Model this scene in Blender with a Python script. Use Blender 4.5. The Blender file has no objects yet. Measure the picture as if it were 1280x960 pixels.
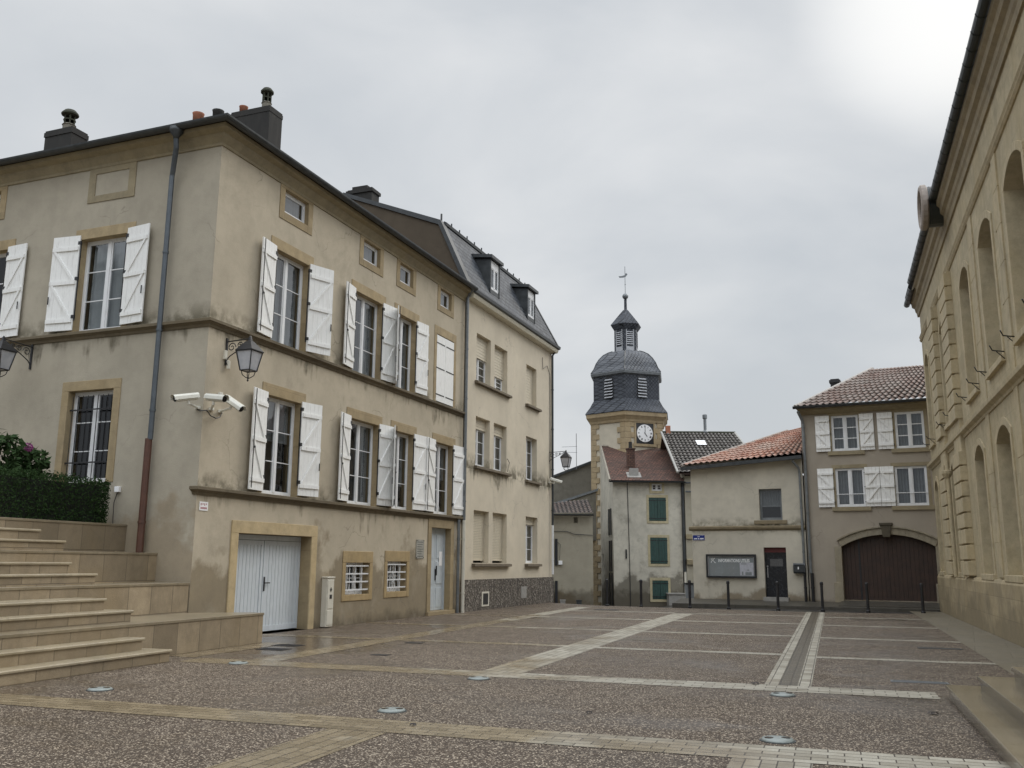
import bpy, bmesh, random
from math import *
from mathutils import Vector, Matrix, noise as mnoise
random.seed(7)
SC = bpy.context.scene
COL = SC.collection

# ------------------------------------------------------------------ materials
class N:
    def __init__(s, name):
        s.m = bpy.data.materials.new(name); s.m.use_nodes = True
        s.t = s.m.node_tree; s.t.nodes.clear()
        s.out = s.t.nodes.new('ShaderNodeOutputMaterial')
    def n(s, typ, **kw):
        x = s.t.nodes.new('ShaderNode' + typ)
        for k, v in kw.items():
            if k[0] == '_': setattr(x, k[1:], v)
            else:
                key = int(k[1:]) if k[0] == 'i' and k[1:].isdigit() else k.replace('__', ' ')
                if hasattr(v, 'links') or isinstance(v, bpy.types.NodeSocket): s.t.links.new(v, x.inputs[key])
                else: x.inputs[key].default_value = v
        return x
    def pos(s): return s.n('NewGeometry').outputs['Position']
    def noise(s, vec, scale, detail=4, rough=.55, dist=0):
        return s.n('TexNoise', Vector=vec, Scale=scale, Detail=detail, Roughness=rough, Distortion=dist).outputs['Fac']
    def scl(s, vec, sc): return s.n('Mapping', Vector=vec, Scale=sc).outputs[0]
    def ramp(s, fac, stops):
        r = s.n('ValToRGB', Fac=fac); e = r.color_ramp.elements
        while len(e) < len(stops): e.new(.5)
        for i, (p, c) in enumerate(stops):
            e[i].position = p; e[i].color = (c, c, c, 1) if isinstance(c, (int, float)) else (*c, 1)
        return r.outputs['Color']
    def mix(s, fac, a, b, typ='MIX'):
        x = s.t.nodes.new('ShaderNodeMix'); x.data_type = 'RGBA'; x.blend_type = typ
        for i, v in ((0, fac), (6, a), (7, b)):
            if isinstance(v, bpy.types.NodeSocket): s.t.links.new(v, x.inputs[i])
            elif isinstance(v, (int, float)) and i: x.inputs[i].default_value = (v, v, v, 1)
            elif i: x.inputs[i].default_value = (*v, 1)
            else: x.inputs[i].default_value = v
        return x.outputs[2]
    def math(s, op, a, b=0., c=0., clamp=False):
        x = s.t.nodes.new('ShaderNodeMath'); x.operation = op; x.use_clamp = clamp
        for i, v in enumerate((a, b, c)):
            if isinstance(v, bpy.types.NodeSocket): s.t.links.new(v, x.inputs[i])
            else: x.inputs[i].default_value = v
        return x.outputs[0]
    def mr(s, v, a, b, c=0., d=1.):
        x = s.n('MapRange', Value=v); x.inputs[1].default_value = a; x.inputs[2].default_value = b
        x.inputs[3].default_value = c; x.inputs[4].default_value = d; return x.outputs[0]
    def fvec(s, fr, gx=False):
        """(u, z) on a facade frame, or (across, along) on the ground"""
        m = s.n('Mapping', Vector=s.pos(), Rotation=(0, 0, -atan2(fr.d[1], fr.d[0]))).outputs[0]
        if gx: return m
        q = s.n('SeparateXYZ', Vector=m)
        return s.n('CombineXYZ', X=q.outputs[0], Y=q.outputs[2]).outputs[0]
    def done(s, color, rough=.8, bump=None, bs=.3, bd=.02, metal=0., spec=.5, coat=0.):
        p = s.n('BsdfPrincipled', Base__Color=color if isinstance(color, bpy.types.NodeSocket) else (*color, 1),
                Roughness=rough, Metallic=metal)
        if hasattr(spec, 'links') or isinstance(spec, bpy.types.NodeSocket): s.t.links.new(spec, p.inputs['Specular IOR Level'])
        else: p.inputs['Specular IOR Level'].default_value = spec
        if coat: p.inputs['Coat Weight'].default_value = coat
        if bump is not None:
            b = s.n('Bump', Height=bump, Strength=bs, Distance=bd)
            s.t.links.new(b.outputs[0], p.inputs['Normal'])
        s.t.links.new(p.outputs[0], s.out.inputs[0]); return s.m
def mulc(c, k): return tuple(x * k for x in c)

def stucco(name, col, bands=(), damp=None, fr=None, grime=.35, dampcol=(.15, .115, .07), patch=None, spots=.12, cracks=.35):
    s = N(name); p = s.pos()
    big = s.noise(p, .55, 4, .6); mid = s.noise(p, 2.6, 6, .65); fine = s.noise(p, 55, 2)
    c = s.mix(s.mr(big, .3, .7), mulc(col, .88), mulc(col, 1.09))
    c = s.mix(s.mr(mid, .45, .8, 0, grime), c, mulc(col, .62))
    streak = s.noise(s.scl(p, (2.2, 2.2, .16)), 1.6, 5, .7)
    c = s.mix(s.mr(streak, .5, .85, 0, .16), c, mulc(col, .58))
    z = s.n('SeparateXYZ', Vector=p).outputs[2]
    for zb in bands:
        d = s.math('SUBTRACT', zb, z)
        st = s.noise(s.scl(p, (2.6, 2.6, .22)), 1.7, 4, .65)
        ln = s.math('MULTIPLY', s.mr(st, .36, .8, .02, 1.2), s.mr(s.noise(p, .9, 3, .5), .42, .66, .12, 1.1))
        m = s.math('MULTIPLY', s.mr(s.math('SUBTRACT', ln, d), 0, .35), s.mr(d, -.02, .01))
        m = s.math('MULTIPLY', m, s.mr(s.noise(p, 6, 3), .3, .6, .35, .85))
        c = s.mix(s.math('MULTIPLY', m, .9), c, (.10, .085, .055))
        up = s.mr(s.math('ADD', d, .6), 0, .4, 0, .85)      # grime above the ledge
        up = s.math('MULTIPLY', s.math('MULTIPLY', up, s.mr(d, .0, -.02)), s.mr(mid, .4, .6))
        c = s.mix(up, c, (.11, .095, .06))
    if damp:
        h = s.math('ADD', z, s.mr(s.noise(p, .9, 5, .6), .3, .7, -.9, .9))
        m = s.mr(h, damp, damp - .5, 0, .75)
        c = s.mix(m, c, s.mix(s.mr(mid, .3, .7), dampcol, mulc(dampcol, 1.5)))
    if damp:
        c = s.mix(s.mr(s.math('ADD', z, s.mr(s.noise(p, 3, 3), .3, .7, -.12, .12)), .3, .0, 0, .6), c, (.06, .048, .032))
    if patch:
        pm = s.mr(s.noise(p, .8, 5, .7, .4), .55, .68, 0, .55); c = s.mix(pm, c, patch)
    c = s.mix(s.mr(fine, .55, .75, 0, spots), c, mulc(col, .5))
    wv = s.n('VectorMath', _operation='ADD', i0=p, i1=s.n('VectorMath', _operation='SCALE', i0=s.n('TexNoise', Vector=p, Scale=2.5, Detail=4).outputs['Color'], Scale=.5).outputs[0]).outputs[0]
    ve = s.n('TexVoronoi', _feature='DISTANCE_TO_EDGE', Vector=wv, Scale=.55).outputs['Distance']
    ck_ = s.math('MULTIPLY', s.mr(ve, .0, .008, cracks, 0), s.mr(s.noise(p, .7, 2), .5, .6)); c = s.mix(ck_, c, mulc(col, .3))
    h = s.math('ADD', s.math('MULTIPLY', mid, 1.6), fine)
    return s.done(c, .9, h, .35, .012, spec=.25)

def stone(name, col, fr=None, bw=.6, bh=.3, mortar=.6, var=.25, rough=.8, damp=None, horiz=False, bs=.5, msz=.008, off=.5):
    s = N(name); p = s.pos()
    big = s.noise(p, .8, 4, .6); mid = s.noise(p, 4, 6, .7); fine = s.noise(p, 60, 3)
    if fr:
        b = s.n('TexBrick', Vector=s.fvec(fr, horiz), Scale=1., Color1=(*mulc(col, 1 - var), 1), Color2=(*mulc(col, 1 + var * .7), 1),
                Mortar=(*mulc(col, mortar), 1)); b.inputs['Brick Width'].default_value = bw; b.inputs['Row Height'].default_value = bh
        b.inputs['Mortar Size'].default_value = msz; b.inputs['Mortar Smooth'].default_value = .3; b.offset = off
        c = b.outputs['Color']; bf = b.outputs['Fac']
    else: c = s.mix(s.mr(big, .3, .7), mulc(col, .9), mulc(col, 1.1)); bf = None
    c = s.mix(s.mr(mid, .4, .75, 0, .6), c, mulc(col, .5))
    stn = s.noise(s.scl(p, (1.4, 1.4, .5)), 1.3, 5, .7); c = s.mix(s.mr(stn, .5, .72, 0, .55), c, mulc(col, .52))
    c = s.mix(s.mr(big, .45, .75, 0, .45), c, (col[0] * .85, col[1] * .78, col[2] * .62))
    c = s.mix(s.mr(fine, .5, .75, 0, .3), c, mulc(col, .45))
    if damp:
        z = s.n('SeparateXYZ', Vector=p).outputs[2]
        h = s.math('ADD', z, s.mr(s.noise(p, 1.1, 5, .6), .3, .7, -.6, .6))
        c = s.mix(s.mr(h, damp, damp - .5, 0, .6), c, mulc(col, .42))
    h = s.math('ADD', s.math('MULTIPLY', mid, 1.0), s.math('MULTIPLY', fine, .7))
    if bf: h = s.math('SUBTRACT', h, s.math('MULTIPLY', bf, 1.6))
    return s.done(c, rough, h, bs, .012, spec=.35)

def simple(name, col, rough=.6, metal=0., var=.15, sc=6, spec=.5, dirt=0., dirtcol=(.12, .1, .07), bump=.1):
    s = N(name); p = s.pos(); a = s.noise(p, sc, 5, .65); b = s.noise(s.scl(p, (4, 4, .5)), sc * .6, 4, .6)
    c = s.mix(s.mr(a, .3, .7), mulc(col, 1 - var), mulc(col, 1 + var))
    if dirt: c = s.mix(s.mr(b, .5, .78, 0, dirt), c, dirtcol)
    r = s.mr(a, .3, .7, max(.02, rough - .08), min(1, rough + .08))
    return s.done(c, r, a, bump, .01, metal, spec)
# ------------------------------------------------------------------ frames and mesh building
class Fr:
    def __init__(s, o, az, n=None, d=None):
        s.o = o; a = radians(az); s.d = d or (sin(a), cos(a)); s.n = n or (s.d[1], -s.d[0])
    def P(s, u, v, z): return (s.o[0] + u * s.d[0] + v * s.n[0], s.o[1] + u * s.d[1] + v * s.n[1], z)
    def at(s, u, v, th=0., flip=False):
        t = radians(th); d = (s.d[0] * cos(t) + s.n[0] * sin(t), s.d[1] * cos(t) + s.n[1] * sin(t))
        n = (-s.d[0] * sin(t) + s.n[0] * cos(t), -s.d[1] * sin(t) + s.n[1] * cos(t))
        if flip: d = (-d[0], -d[1])
        return Fr(s.P(u, v, 0)[:2], 0, n, d)
W = Fr((0, 0), 90, (0, 1), (1, 0))
A = Fr((-5.037, 22.518), 21.3)                        # long street facade; n looks to the square
CX, CY, _ = A.P(-3.85, 0, 0)
L = Fr((CX, CY), 21.3 - 90, (-sin(radians(21.3)), -cos(radians(21.3))))
R = Fr((15.304, 33.206), 199.1, (-cos(radians(19.1)), sin(radians(19.1))))
H = Fr((11.93, 37.62), 116, (-cos(radians(26)), -sin(radians(26))))
H.n = (cos(radians(116)), -sin(radians(116)))
S = Fr((0, 0), 18)                                     # stair frame
Gd = Fr((0, 0), 19)                                    # paving grid: u along, v to the right

class MB:
    def __init__(s): s.v = []; s.f = []; s.att = None
    def add(s, pts, faces):
        k = len(s.v); s.v += [tuple(p) for p in pts]; s.f += [tuple(i + k for i in f) for f in faces]
    def quad(s, *p): s.add(p, [tuple(range(len(p)))])
    def box(s, f, u0, u1, v0, v1, z0, z1):
        p = [f.P(u, v, z) for z in (z0, z1) for v in (v0, v1) for u in (u0, u1)]
        s.add(p, [(0, 1, 3, 2), (4, 6, 7, 5), (0, 4, 5, 1), (2, 3, 7, 6), (0, 2, 6, 4), (1, 5, 7, 3)]); return s
    def prism(s, f, poly, v0, v1):
        n = len(poly); p = [f.P(u, v0, z) for u, z in poly] + [f.P(u, v1, z) for u, z in poly]
        s.add(p, [tuple(range(n)), tuple(range(2 * n - 1, n - 1, -1))] + [(i, (i + 1) % n, n + (i + 1) % n, n + i) for i in range(n)]); return s
    def plate(s, f, poly, z0, z1):
        n = len(poly); zz = z1 if callable(z1) else (lambda u, v: z1); zb = z0 if callable(z0) else (lambda u, v: z0)
        p = [f.P(u, v, zb(u, v)) for u, v in poly] + [f.P(u, v, zz(u, v)) for u, v in poly]
        s.add(p, [tuple(range(n)), tuple(range(2 * n - 1, n - 1, -1))] + [(i, (i + 1) % n, n + (i + 1) % n, n + i) for i in range(n)]); return s
    def profile(s, f, prof, u0, u1):
        """closed (v,z) section swept along u"""
        n = len(prof); p = [f.P(u0, v, z) for v, z in prof] + [f.P(u1, v, z) for v, z in prof]
        s.add(p, [tuple(range(n)), tuple(range(2 * n - 1, n - 1, -1))] + [(i, (i + 1) % n, n + (i + 1) % n, n + i) for i in range(n)]); return s
    def tube(s, pts, r, seg=8, r2=None):
        pts = [Vector(p) for p in pts]; rings = []; m = len(pts)
        for i, p in enumerate(pts):
            t = (pts[min(i + 1, m - 1)] - pts[max(i - 1, 0)]).normalized()
            a = t.cross(Vector((0, 0, 1)));
            if a.length < .05: a = t.cross(Vector((0, 1, 0)))
            a.normalize(); b = t.cross(a); rr = r if r2 is None else r + (r2 - r) * i / (m - 1)
            rings.append([p + a * rr * cos(2 * pi * k / seg) + b * rr * sin(2 * pi * k / seg) for k in range(seg)])
        fs = [(i * seg + k, i * seg + (k + 1) % seg, (i + 1) * seg + (k + 1) % seg, (i + 1) * seg + k) for i in range(m - 1) for k in range(seg)]
        fs += [tuple(range(seg)), tuple(range((m - 1) * seg + seg - 1, (m - 1) * seg - 1, -1))]
        s.add([q for rg in rings for q in rg], fs); return s
    def lathe(s, c, prof, seg=16, rot=0., axis=None):
        """prof (r,z) about vertical axis through c, or about axis=(dir, side, up)"""
        pts = []
        for r, z in prof:
            for k in range(seg):
                a = rot + 2 * pi * k / seg
                if axis: pts.append(Vector(c) + axis[0] * z + axis[1] * (r * cos(a)) + axis[2] * (r * sin(a)))
                else: pts.append((c[0] + r * sin(a), c[1] + r * cos(a), c[2] + z))
        m = len(prof)
        fs = [(i * seg + k, i * seg + (k + 1) % seg, (i + 1) * seg + (k + 1) % seg, (i + 1) * seg + k) for i in range(m - 1) for k in range(seg)]
        fs += [tuple(range(seg)), tuple(range((m - 1) * seg + seg - 1, (m - 1) * seg - 1, -1))]
        s.add(pts, fs); return s
    def build(s, name, mat, parent=None, bevel=0., smooth=False, origin=None, recalc=True):
        o0 = Vector(origin) if origin is not None else Vector(ROOTLOC.get(parent.name, (0, 0, 0)) if parent else (0, 0, 0))
        me = bpy.data.meshes.new(name)
        me.from_pydata([tuple(Vector(p) - o0) for p in s.v], [], s.f)
        bm = bmesh.new(); bm.from_mesh(me)
        if recalc: bmesh.ops.recalc_face_normals(bm, faces=bm.faces)
        bm.to_mesh(me); bm.free()
        if s.att:
            at = me.attributes.new('h', 'FLOAT', 'POINT')
            for i, x in enumerate(s.att): at.data[i].value = x
        if smooth:
            for q in me.polygons: q.use_smooth = True
        if mat: me.materials.append(mat)
        o = bpy.data.objects.new(name, me); COL.objects.link(o)
        if parent: o.parent = parent; ROOTLOC[o.name] = tuple(o0)
        else: o.location = o0; ROOTLOC[o.name] = tuple(o0)
        if bevel:
            b = o.modifiers.new('bevel', 'BEVEL'); b.width = bevel; b.segments = 2; b.limit_method = 'ANGLE'; b.angle_limit = radians(40)
        return o
ROOTLOC = {}
def tag(o, label=None, cat=None, group=None, kind=None):
    if label: o['label'] = label
    if cat: o['category'] = cat
    if group: o['group'] = group
    if kind: o['kind'] = kind
    return o
def thing(name, loc, label, cat, group=None):
    o = bpy.data.objects.new(name, None); COL.objects.link(o); o.location = loc; o.empty_display_size = .3
    ROOTLOC[o.name] = tuple(loc); return tag(o, label, cat, group)

# ------------------------------------------------------------------ the materials used
SUN_AZ, SUN_EL = 56, 38
M = {}
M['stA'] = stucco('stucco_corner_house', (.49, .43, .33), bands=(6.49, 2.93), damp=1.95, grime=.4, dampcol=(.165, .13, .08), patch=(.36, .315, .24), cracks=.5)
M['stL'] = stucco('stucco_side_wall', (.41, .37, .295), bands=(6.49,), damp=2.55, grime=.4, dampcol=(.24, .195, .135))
M['stB'] = stucco('stucco_mansard_house', (.62, .555, .44), bands=(4.78,), damp=None, grime=.22, spots=.08)
M['stI'] = stucco('stucco_notice_house', (.57, .53, .44), bands=(3.0,), damp=.75, grime=.4)
M['stH'] = stucco('stucco_gate_house', (.37, .325, .265), damp=.5, grime=.15)
M['stN'] = stucco('stucco_narrow_house', (.54, .51, .43), damp=.9, grime=.75, dampcol=(.09, .08, .06), patch=(.24, .22, .18))
M['stP'] = stucco('stucco_passage', (.36, .33, .26), damp=.1, grime=.35)
M['stG'] = stucco('stucco_old_grey', (.21, .195, .16), grime=.8, patch=(.13, .12, .10))
M['stD'] = stucco('stucco_party_wall', (.105, .085, .062), grime=.4)
M['stT'] = stucco('stucco_tower', (.55, .50, .40), grime=.3)
M['ochre'] = stone('ochre_sandstone', (.42, .315, .17), var=.15)
M['ochreA'] = stone('ochre_surround', (.40, .315, .19), fr=A, bw=30, bh=.62, mortar=.75, var=.16, msz=.004)
M['ochrepale'] = stone('garage_surround_paint', (.54, .43, .26), var=.08)
M['sill'] = stone('dark_sill_stone', (.17, .14, .10), var=.25)
M['ledge'] = stone('ledge_stone', (.165, .135, .09), fr=A, bw=1.4, bh=9, mortar=.5, var=.25)
M['ledgeL'] = stone('ledge_stone_side', (.19, .155, .10), fr=L, bw=1.4, bh=9, mortar=.5, var=.25)
M['R'] = stone('dressed_sandstone', (.50, .425, .28), fr=R, bw=1.1, bh=.43, mortar=.72, var=.1, msz=.005, bs=.25)
M['Rp'] = stone('plinth_sandstone', (.42, .345, .22), fr=R, bw=1.15, bh=.46, mortar=.7, var=.18, damp=.8)
M['Rq'] = stone('quoin_sandstone', (.52, .44, .29), var=.1)
M['quoin'] = stone('tower_quoin_stone', (.42, .33, .205), var=.2)
M['stairwall'] = stone('terrace_wall_stone', (.33, .265, .18), fr=S, bw=.62, bh=.6, mortar=.5, var=.3, rough=.45, damp=None, msz=.01)
M['step'] = stone('wet_step_stone', (.27, .225, .155), fr=S, bw=1.25, bh=5, mortar=.7, var=.14, rough=.28, horiz=True, bs=.2, msz=.005)
M['tread'] = stone('worn_tread_stone', (.36, .305, .215), fr=S, bw=1.25, bh=5, mortar=.7, var=.12, rough=.3, horiz=True, bs=.25, msz=.005)
M['stepR'] = stone('hall_step_stone', (.23, .195, .14), fr=Gd, bw=.9, bh=5, mortar=.3, var=.22, rough=.15, horiz=True, bs=.1, msz=.008)
def white_wood(name, col, d):
    s = N(name); p = s.pos(); a = s.noise(p, 9, 5, .7); b = s.noise(s.scl(p, (6, 6, .6)), 4, 4)
    c = s.mix(s.mr(a, .35, .75, 0, d), mulc(col, 1.), mulc(col, .72)); c = s.mix(s.mr(b, .58, .72, 0, d * 1.4), c, (.30, .27, .21))
    return s.done(c, .5, a, .15, .01)
M['shut'] = white_wood('white_painted_boards', (.87, .87, .85), .24)
M['pvc'] = simple('white_window_frame', (.76, .77, .78), .35, var=.03, dirt=.15)
M['garage'] = simple('pale_blue_white_boards', (.60, .645, .68), .45, var=.04, dirt=.15)
M['doorw'] = simple('pale_grey_blue_paint', (.50, .55, .585), .45, var=.05, dirt=.2)
M['iron'] = simple('black_iron', (.018, .018, .02), .45, var=.3)
M['zinc'] = simple('dark_zinc', (.055, .06, .063), .42, .35, var=.3, sc=4)
M['zinc2'] = simple('grey_zinc_pipe', (.20, .215, .225), .4, .4, var=.2, sc=5, dirt=.3, dirtcol=(.07, .06, .05))
M['zinc3'] = simple('blue_grey_zinc_pipe', (.10, .115, .13), .4, .4, var=.2, sc=5)
M['gutR'] = simple('black_green_gutter', (.022, .028, .028), .4, .2, var=.2)
M['rustpipe'] = simple('red_brown_cast_pipe', (.095, .042, .027), .5, var=.25, dirt=.4, dirtcol=(.05, .02, .015))
M['cream'] = simple('cream_plastic', (.66, .63, .54), .45, var=.04, dirt=.2)
M['blind'] = simple('cream_roller_blind', (.60, .54, .42), .5, var=.04)
M['camera'] = simple('off_white_camera', (.68, .67, .60), .35, var=.04, dirt=.1)
M['black'] = simple('black_lens', (.01, .01, .012), .12, var=.1)
M['dark'] = simple('dark_interior', (.055, .055, .057), .9, var=.1)
M['brown'] = simple('brown_gate_boards', (.043, .024, .017), .62, var=.35, sc=3, dirt=.25, dirtcol=(.06, .035, .025))
M['green'] = simple('dark_green_shutter', (.024, .062, .054), .55, var=.22, dirt=.15)
M['chim'] = simple('sooty_chimney', (.030, .029, .027), .9, var=.35, sc=3, dirt=.3, dirtcol=(.08, .075, .065))
M['terra'] = simple('terracotta', (.36, .135, .075), .8, var=.25, dirt=.4, dirtcol=(.25, .2, .13))
M['potgrey'] = simple('weathered_pot', (.20, .185, .15), .85, var=.3, dirt=.5, dirtcol=(.03, .03, .03))
M['moss'] = simple('mossy_cap', (.045, .048, .032), .95, var=.5)
M['bin'] = simple('grey_plastic_bin', (.26, .28, .30), .5, var=.08)
M['doord'] = simple('dark_shop_door', (.016, .018, .022), .25, var=.2)
M['red'] = simple('red_strip', (.15, .03, .03), .5, var=.1)
M['blue'] = simple('enamel_blue', (.012, .03, .20), .3, var=.05)
M['whitep'] = simple('white_lettering', (.88, .88, .88), .5, var=.02)
M['board'] = simple('notice_board_back', (.26, .28, .29), .22, var=.05)
M['poster'] = simple('poster_paper', (.5, .5, .55), .5, var=.12, sc=9)
M['frameblk'] = simple('dark_aluminium', (.018, .02, .024), .35, var=.1)
M['alu'] = simple('pale_aluminium', (.45, .45, .46), .35, .6, var=.1)
M['conc'] = simple('concrete', (.30, .29, .27), .85, var=.15)
M['curtain'] = simple('net_curtain', (.50, .51, .51), .9, var=.08)
M['voile'] = simple('grey_voile', (.33, .335, .34), .9, var=.12)
M['stem'] = simple('brown_stem', (.06, .04, .025), .9)
M['pink'] = simple('pink_petals', (.30, .07, .22), .7, var=.3, sc=30)
M['roof'] = simple('brown_roof_tiles', (.07, .045, .035), .85, var=.3)
def m_lampglass():
    s = N('frosted_lamp_glass'); return s.done(s.mix(s.mr(s.noise(s.pos(), 8), .3, .7), (.36, .37, .40), (.48, .48, .50)), .35)
M['lampglass'] = m_lampglass()
def m_glass(name, tint, base=.13):
    s = N(name); t = s.n('BsdfTransparent', Color=(*tint, 1)); g = s.n('BsdfGlossy', Color=(.9, .92, .95, 1), Roughness=.03)
    w = s.noise(s.pos(), 1.3, 2); b = s.n('Bump', Height=w, Strength=.12, Distance=.05); s.t.links.new(b.outputs[0], g.inputs['Normal'])
    f = s.n('LayerWeight', Blend=.5); k = s.math('ADD', s.math('MULTIPLY', s.math('POWER', f.outputs['Facing'], 4.), .85), base, clamp=True)
    x = s.n('MixShader', Fac=k); s.t.links.new(t.outputs[0], x.inputs[1]); s.t.links.new(g.outputs[0], x.inputs[2])
    s.t.links.new(x.outputs[0], s.out.inputs[0]); return s.m
M['glass'] = m_glass('window_glass', (.62, .65, .66))
M['glassd'] = m_glass('dim_window_glass', (.4, .43, .44))

def m_slate(name, c1, c2, bw=.34, bh=.2, diag=False):
    s = N(name); p = s.pos(); q = s.n('SeparateXYZ', Vector=p)
    x = s.math('ADD', s.math('MULTIPLY', q.outputs[0], .9), s.math('MULTIPLY', q.outputs[1], .55))
    if diag:
        v = s.n('CombineXYZ', X=x, Y=q.outputs[2]).outputs[0]; v = s.n('Mapping', Vector=v, Rotation=(0, 0, radians(45))).outputs[0]
    else: v = s.n('CombineXYZ', X=x, Y=q.outputs[2]).outputs[0]
    b = s.n('TexBrick', Vector=v, Scale=1., Color1=(*c1, 1), Color2=(*c2, 1), Mortar=(.008, .009, .011, 1))
    b.inputs['Brick Width'].default_value = bw; b.inputs['Row Height'].default_value = bh; b.inputs['Mortar Size'].default_value = .016
    if diag: b.offset = 0
    n = s.noise(p, 1.2, 4); c = s.mix(s.mr(n, .35, .7, 0, .6), b.outputs['Color'], mulc(c1, 1.7))
    sp = s.noise(p, 14, 3); c = s.mix(s.mr(sp, .62, .72, 0, .5), c, (.20, .20, .19))
    h = s.math('SUBTRACT', s.math('MULTIPLY', n, .5), b.outputs['Fac'])
    return s.done(c, .6, h, .7, .02, spec=.25)
M['slate'] = m_slate('slate_shingles', (.050, .056, .066), (.11, .118, .13))
M['slated'] = m_slate('tower_slate_lozenges', (.048, .053, .064), (.088, .096, .11), .17, .17, True)
M['slatel'] = m_slate('tower_slate_light', (.095, .102, .115), (.15, .155, .165), .17, .17, True)
def m_tile(name, c1, c2, dirt):
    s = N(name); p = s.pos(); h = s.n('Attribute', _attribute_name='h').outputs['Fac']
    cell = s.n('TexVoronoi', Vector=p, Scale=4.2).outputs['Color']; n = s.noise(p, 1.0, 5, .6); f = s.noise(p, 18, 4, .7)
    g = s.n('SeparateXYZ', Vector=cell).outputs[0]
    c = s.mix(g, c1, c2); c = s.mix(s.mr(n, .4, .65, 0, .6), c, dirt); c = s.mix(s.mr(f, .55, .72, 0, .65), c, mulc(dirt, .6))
    c = s.mix(s.mr(h, .55, .05, 0, .93), c, (.012, .010, .009))  # grime and crevice shade painted into the tile troughs by relief height
    return s.done(c, .8, f, .3, .01)
M['tilered'] = m_tile('pantiles_orange', (.34, .14, .09), (.54, .30, .22), (.48, .41, .35))
M['tilebrown'] = m_tile('pantiles_brown', (.16, .10, .08), (.30, .215, .185), (.33, .30, .27))
M['tiledark'] = m_tile('pantiles_sooty', (.09, .065, .055), (.16, .12, .10), (.10, .09, .08))
M['tilegrey'] = m_tile('tiles_dark_grey', (.13, .115, .105), (.27, .25, .23), (.15, .14, .12))
def m_flat(name, c1, c2):
    s = N(name); p = s.pos(); q = s.n('SeparateXYZ', Vector=p); v = s.n('CombineXYZ', X=q.outputs[0], Y=s.math('MULTIPLY', q.outputs[2], 1.9)).outputs[0]
    b = s.n('TexBrick', Vector=v, Scale=1., Color1=(*c1, 1), Color2=(*c2, 1), Mortar=(.012, .009, .008, 1))
    b.inputs['Brick Width'].default_value = .2; b.inputs['Row Height'].default_value = .2; b.inputs['Mortar Size'].default_value = .014
    n = s.noise(p, 1.3, 5, .7); c = s.mix(s.mr(n, .42, .68, 0, .65), b.outputs['Color'], (.035, .028, .024))
    f = s.noise(p, 12, 3); c = s.mix(s.mr(f, .6, .7, 0, .5), c, (.18, .12, .08))
    return s.done(c, .85, s.math('SUBTRACT', n, b.outputs['Fac']), .6, .03)
M['tileflat'] = m_flat('flat_tiles_brown_red', (.085, .042, .03), (.15, .072, .05))

def m_aggregate():
    s = N('exposed_aggregate_concrete'); p = s.pos()
    v = s.n('TexVoronoi', Vector=p, Scale=72.); r = s.n('SeparateXYZ', Vector=v.outputs['Color'])
    v2 = s.n('TexVoronoi', Vector=p, Scale=140.); r2 = s.n('SeparateXYZ', Vector=v2.outputs['Color'])
    c = s.ramp(r.outputs[0], [(0, (.045, .034, .026)), (.4, (.10, .075, .056)), (.68, (.15, .118, .094)), (.82, (.32, .27, .22)), (.91, (.85, .77, .66))])
    c2 = s.ramp(r2.outputs[1], [(0, (.042, .034, .029)), (.6, (.098, .079, .066)), (.93, (.20, .17, .14)), (1, (.38, .35, .31))])
    c = s.mix(1., s.mix(.25, c, c2), (.93, .87, .78), 'MULTIPLY')
    ed = s.mr(v.outputs['Distance'], .35, .65, 0, .55); c = s.mix(ed, c, (.03, .025, .022))
    big = s.noise(p, .35, 5, .6); mid = s.noise(p, 1.7, 5, .65)
    c = s.mix(s.mr(big, .35, .7, 0, .45), c, s.mix(1., c, (.60, .57, .54), 'MULTIPLY'))
    c = s.mix(s.mr(mid, .5, .75, 0, .35), c, s.mix(1., c, (1.25, 1.2, 1.12), 'MULTIPLY'))
    ro = s.mr(s.math('ADD', s.math('MULTIPLY', big, .6), s.math('MULTIPLY', mid, .4)), .38, .62, .8, .42)
    q = s.n('SeparateXYZ', Vector=p); dx = s.math('ADD', q.outputs[0], 4.6); dy = s.math('SUBTRACT', q.outputs[1], 18.2)
    dd_ = s.math('ADD', s.math('MULTIPLY', dx, s.math('MULTIPLY', dx, .16)), s.math('MULTIPLY', dy, s.math('MULTIPLY', dy, .09)))
    near = s.mr(dd_, 0, 1, .3, 0)                                   # water standing before the garage
    wet = s.mr(s.math('ADD', s.noise(p, .28, 4, .6, .5), near), .52, .70, 0, 1)
    ro = s.math('MULTIPLY', ro, s.mr(wet, 0, 1, 1, .3)); c = s.mix(s.math('MULTIPLY', wet, .5), c, s.mix(1., c, (.62, .6, .58), 'MULTIPLY'))
    h = s.math('MULTIPLY', s.math('SUBTRACT', 1., v.outputs['Distance']), s.mr(wet, 0, 1, 1, .25))
    return s.done(c, ro, h, .6, .006, spec=s.mr(wet, 0, 1, .2, .5))
M['agg'] = m_aggregate()
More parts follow.
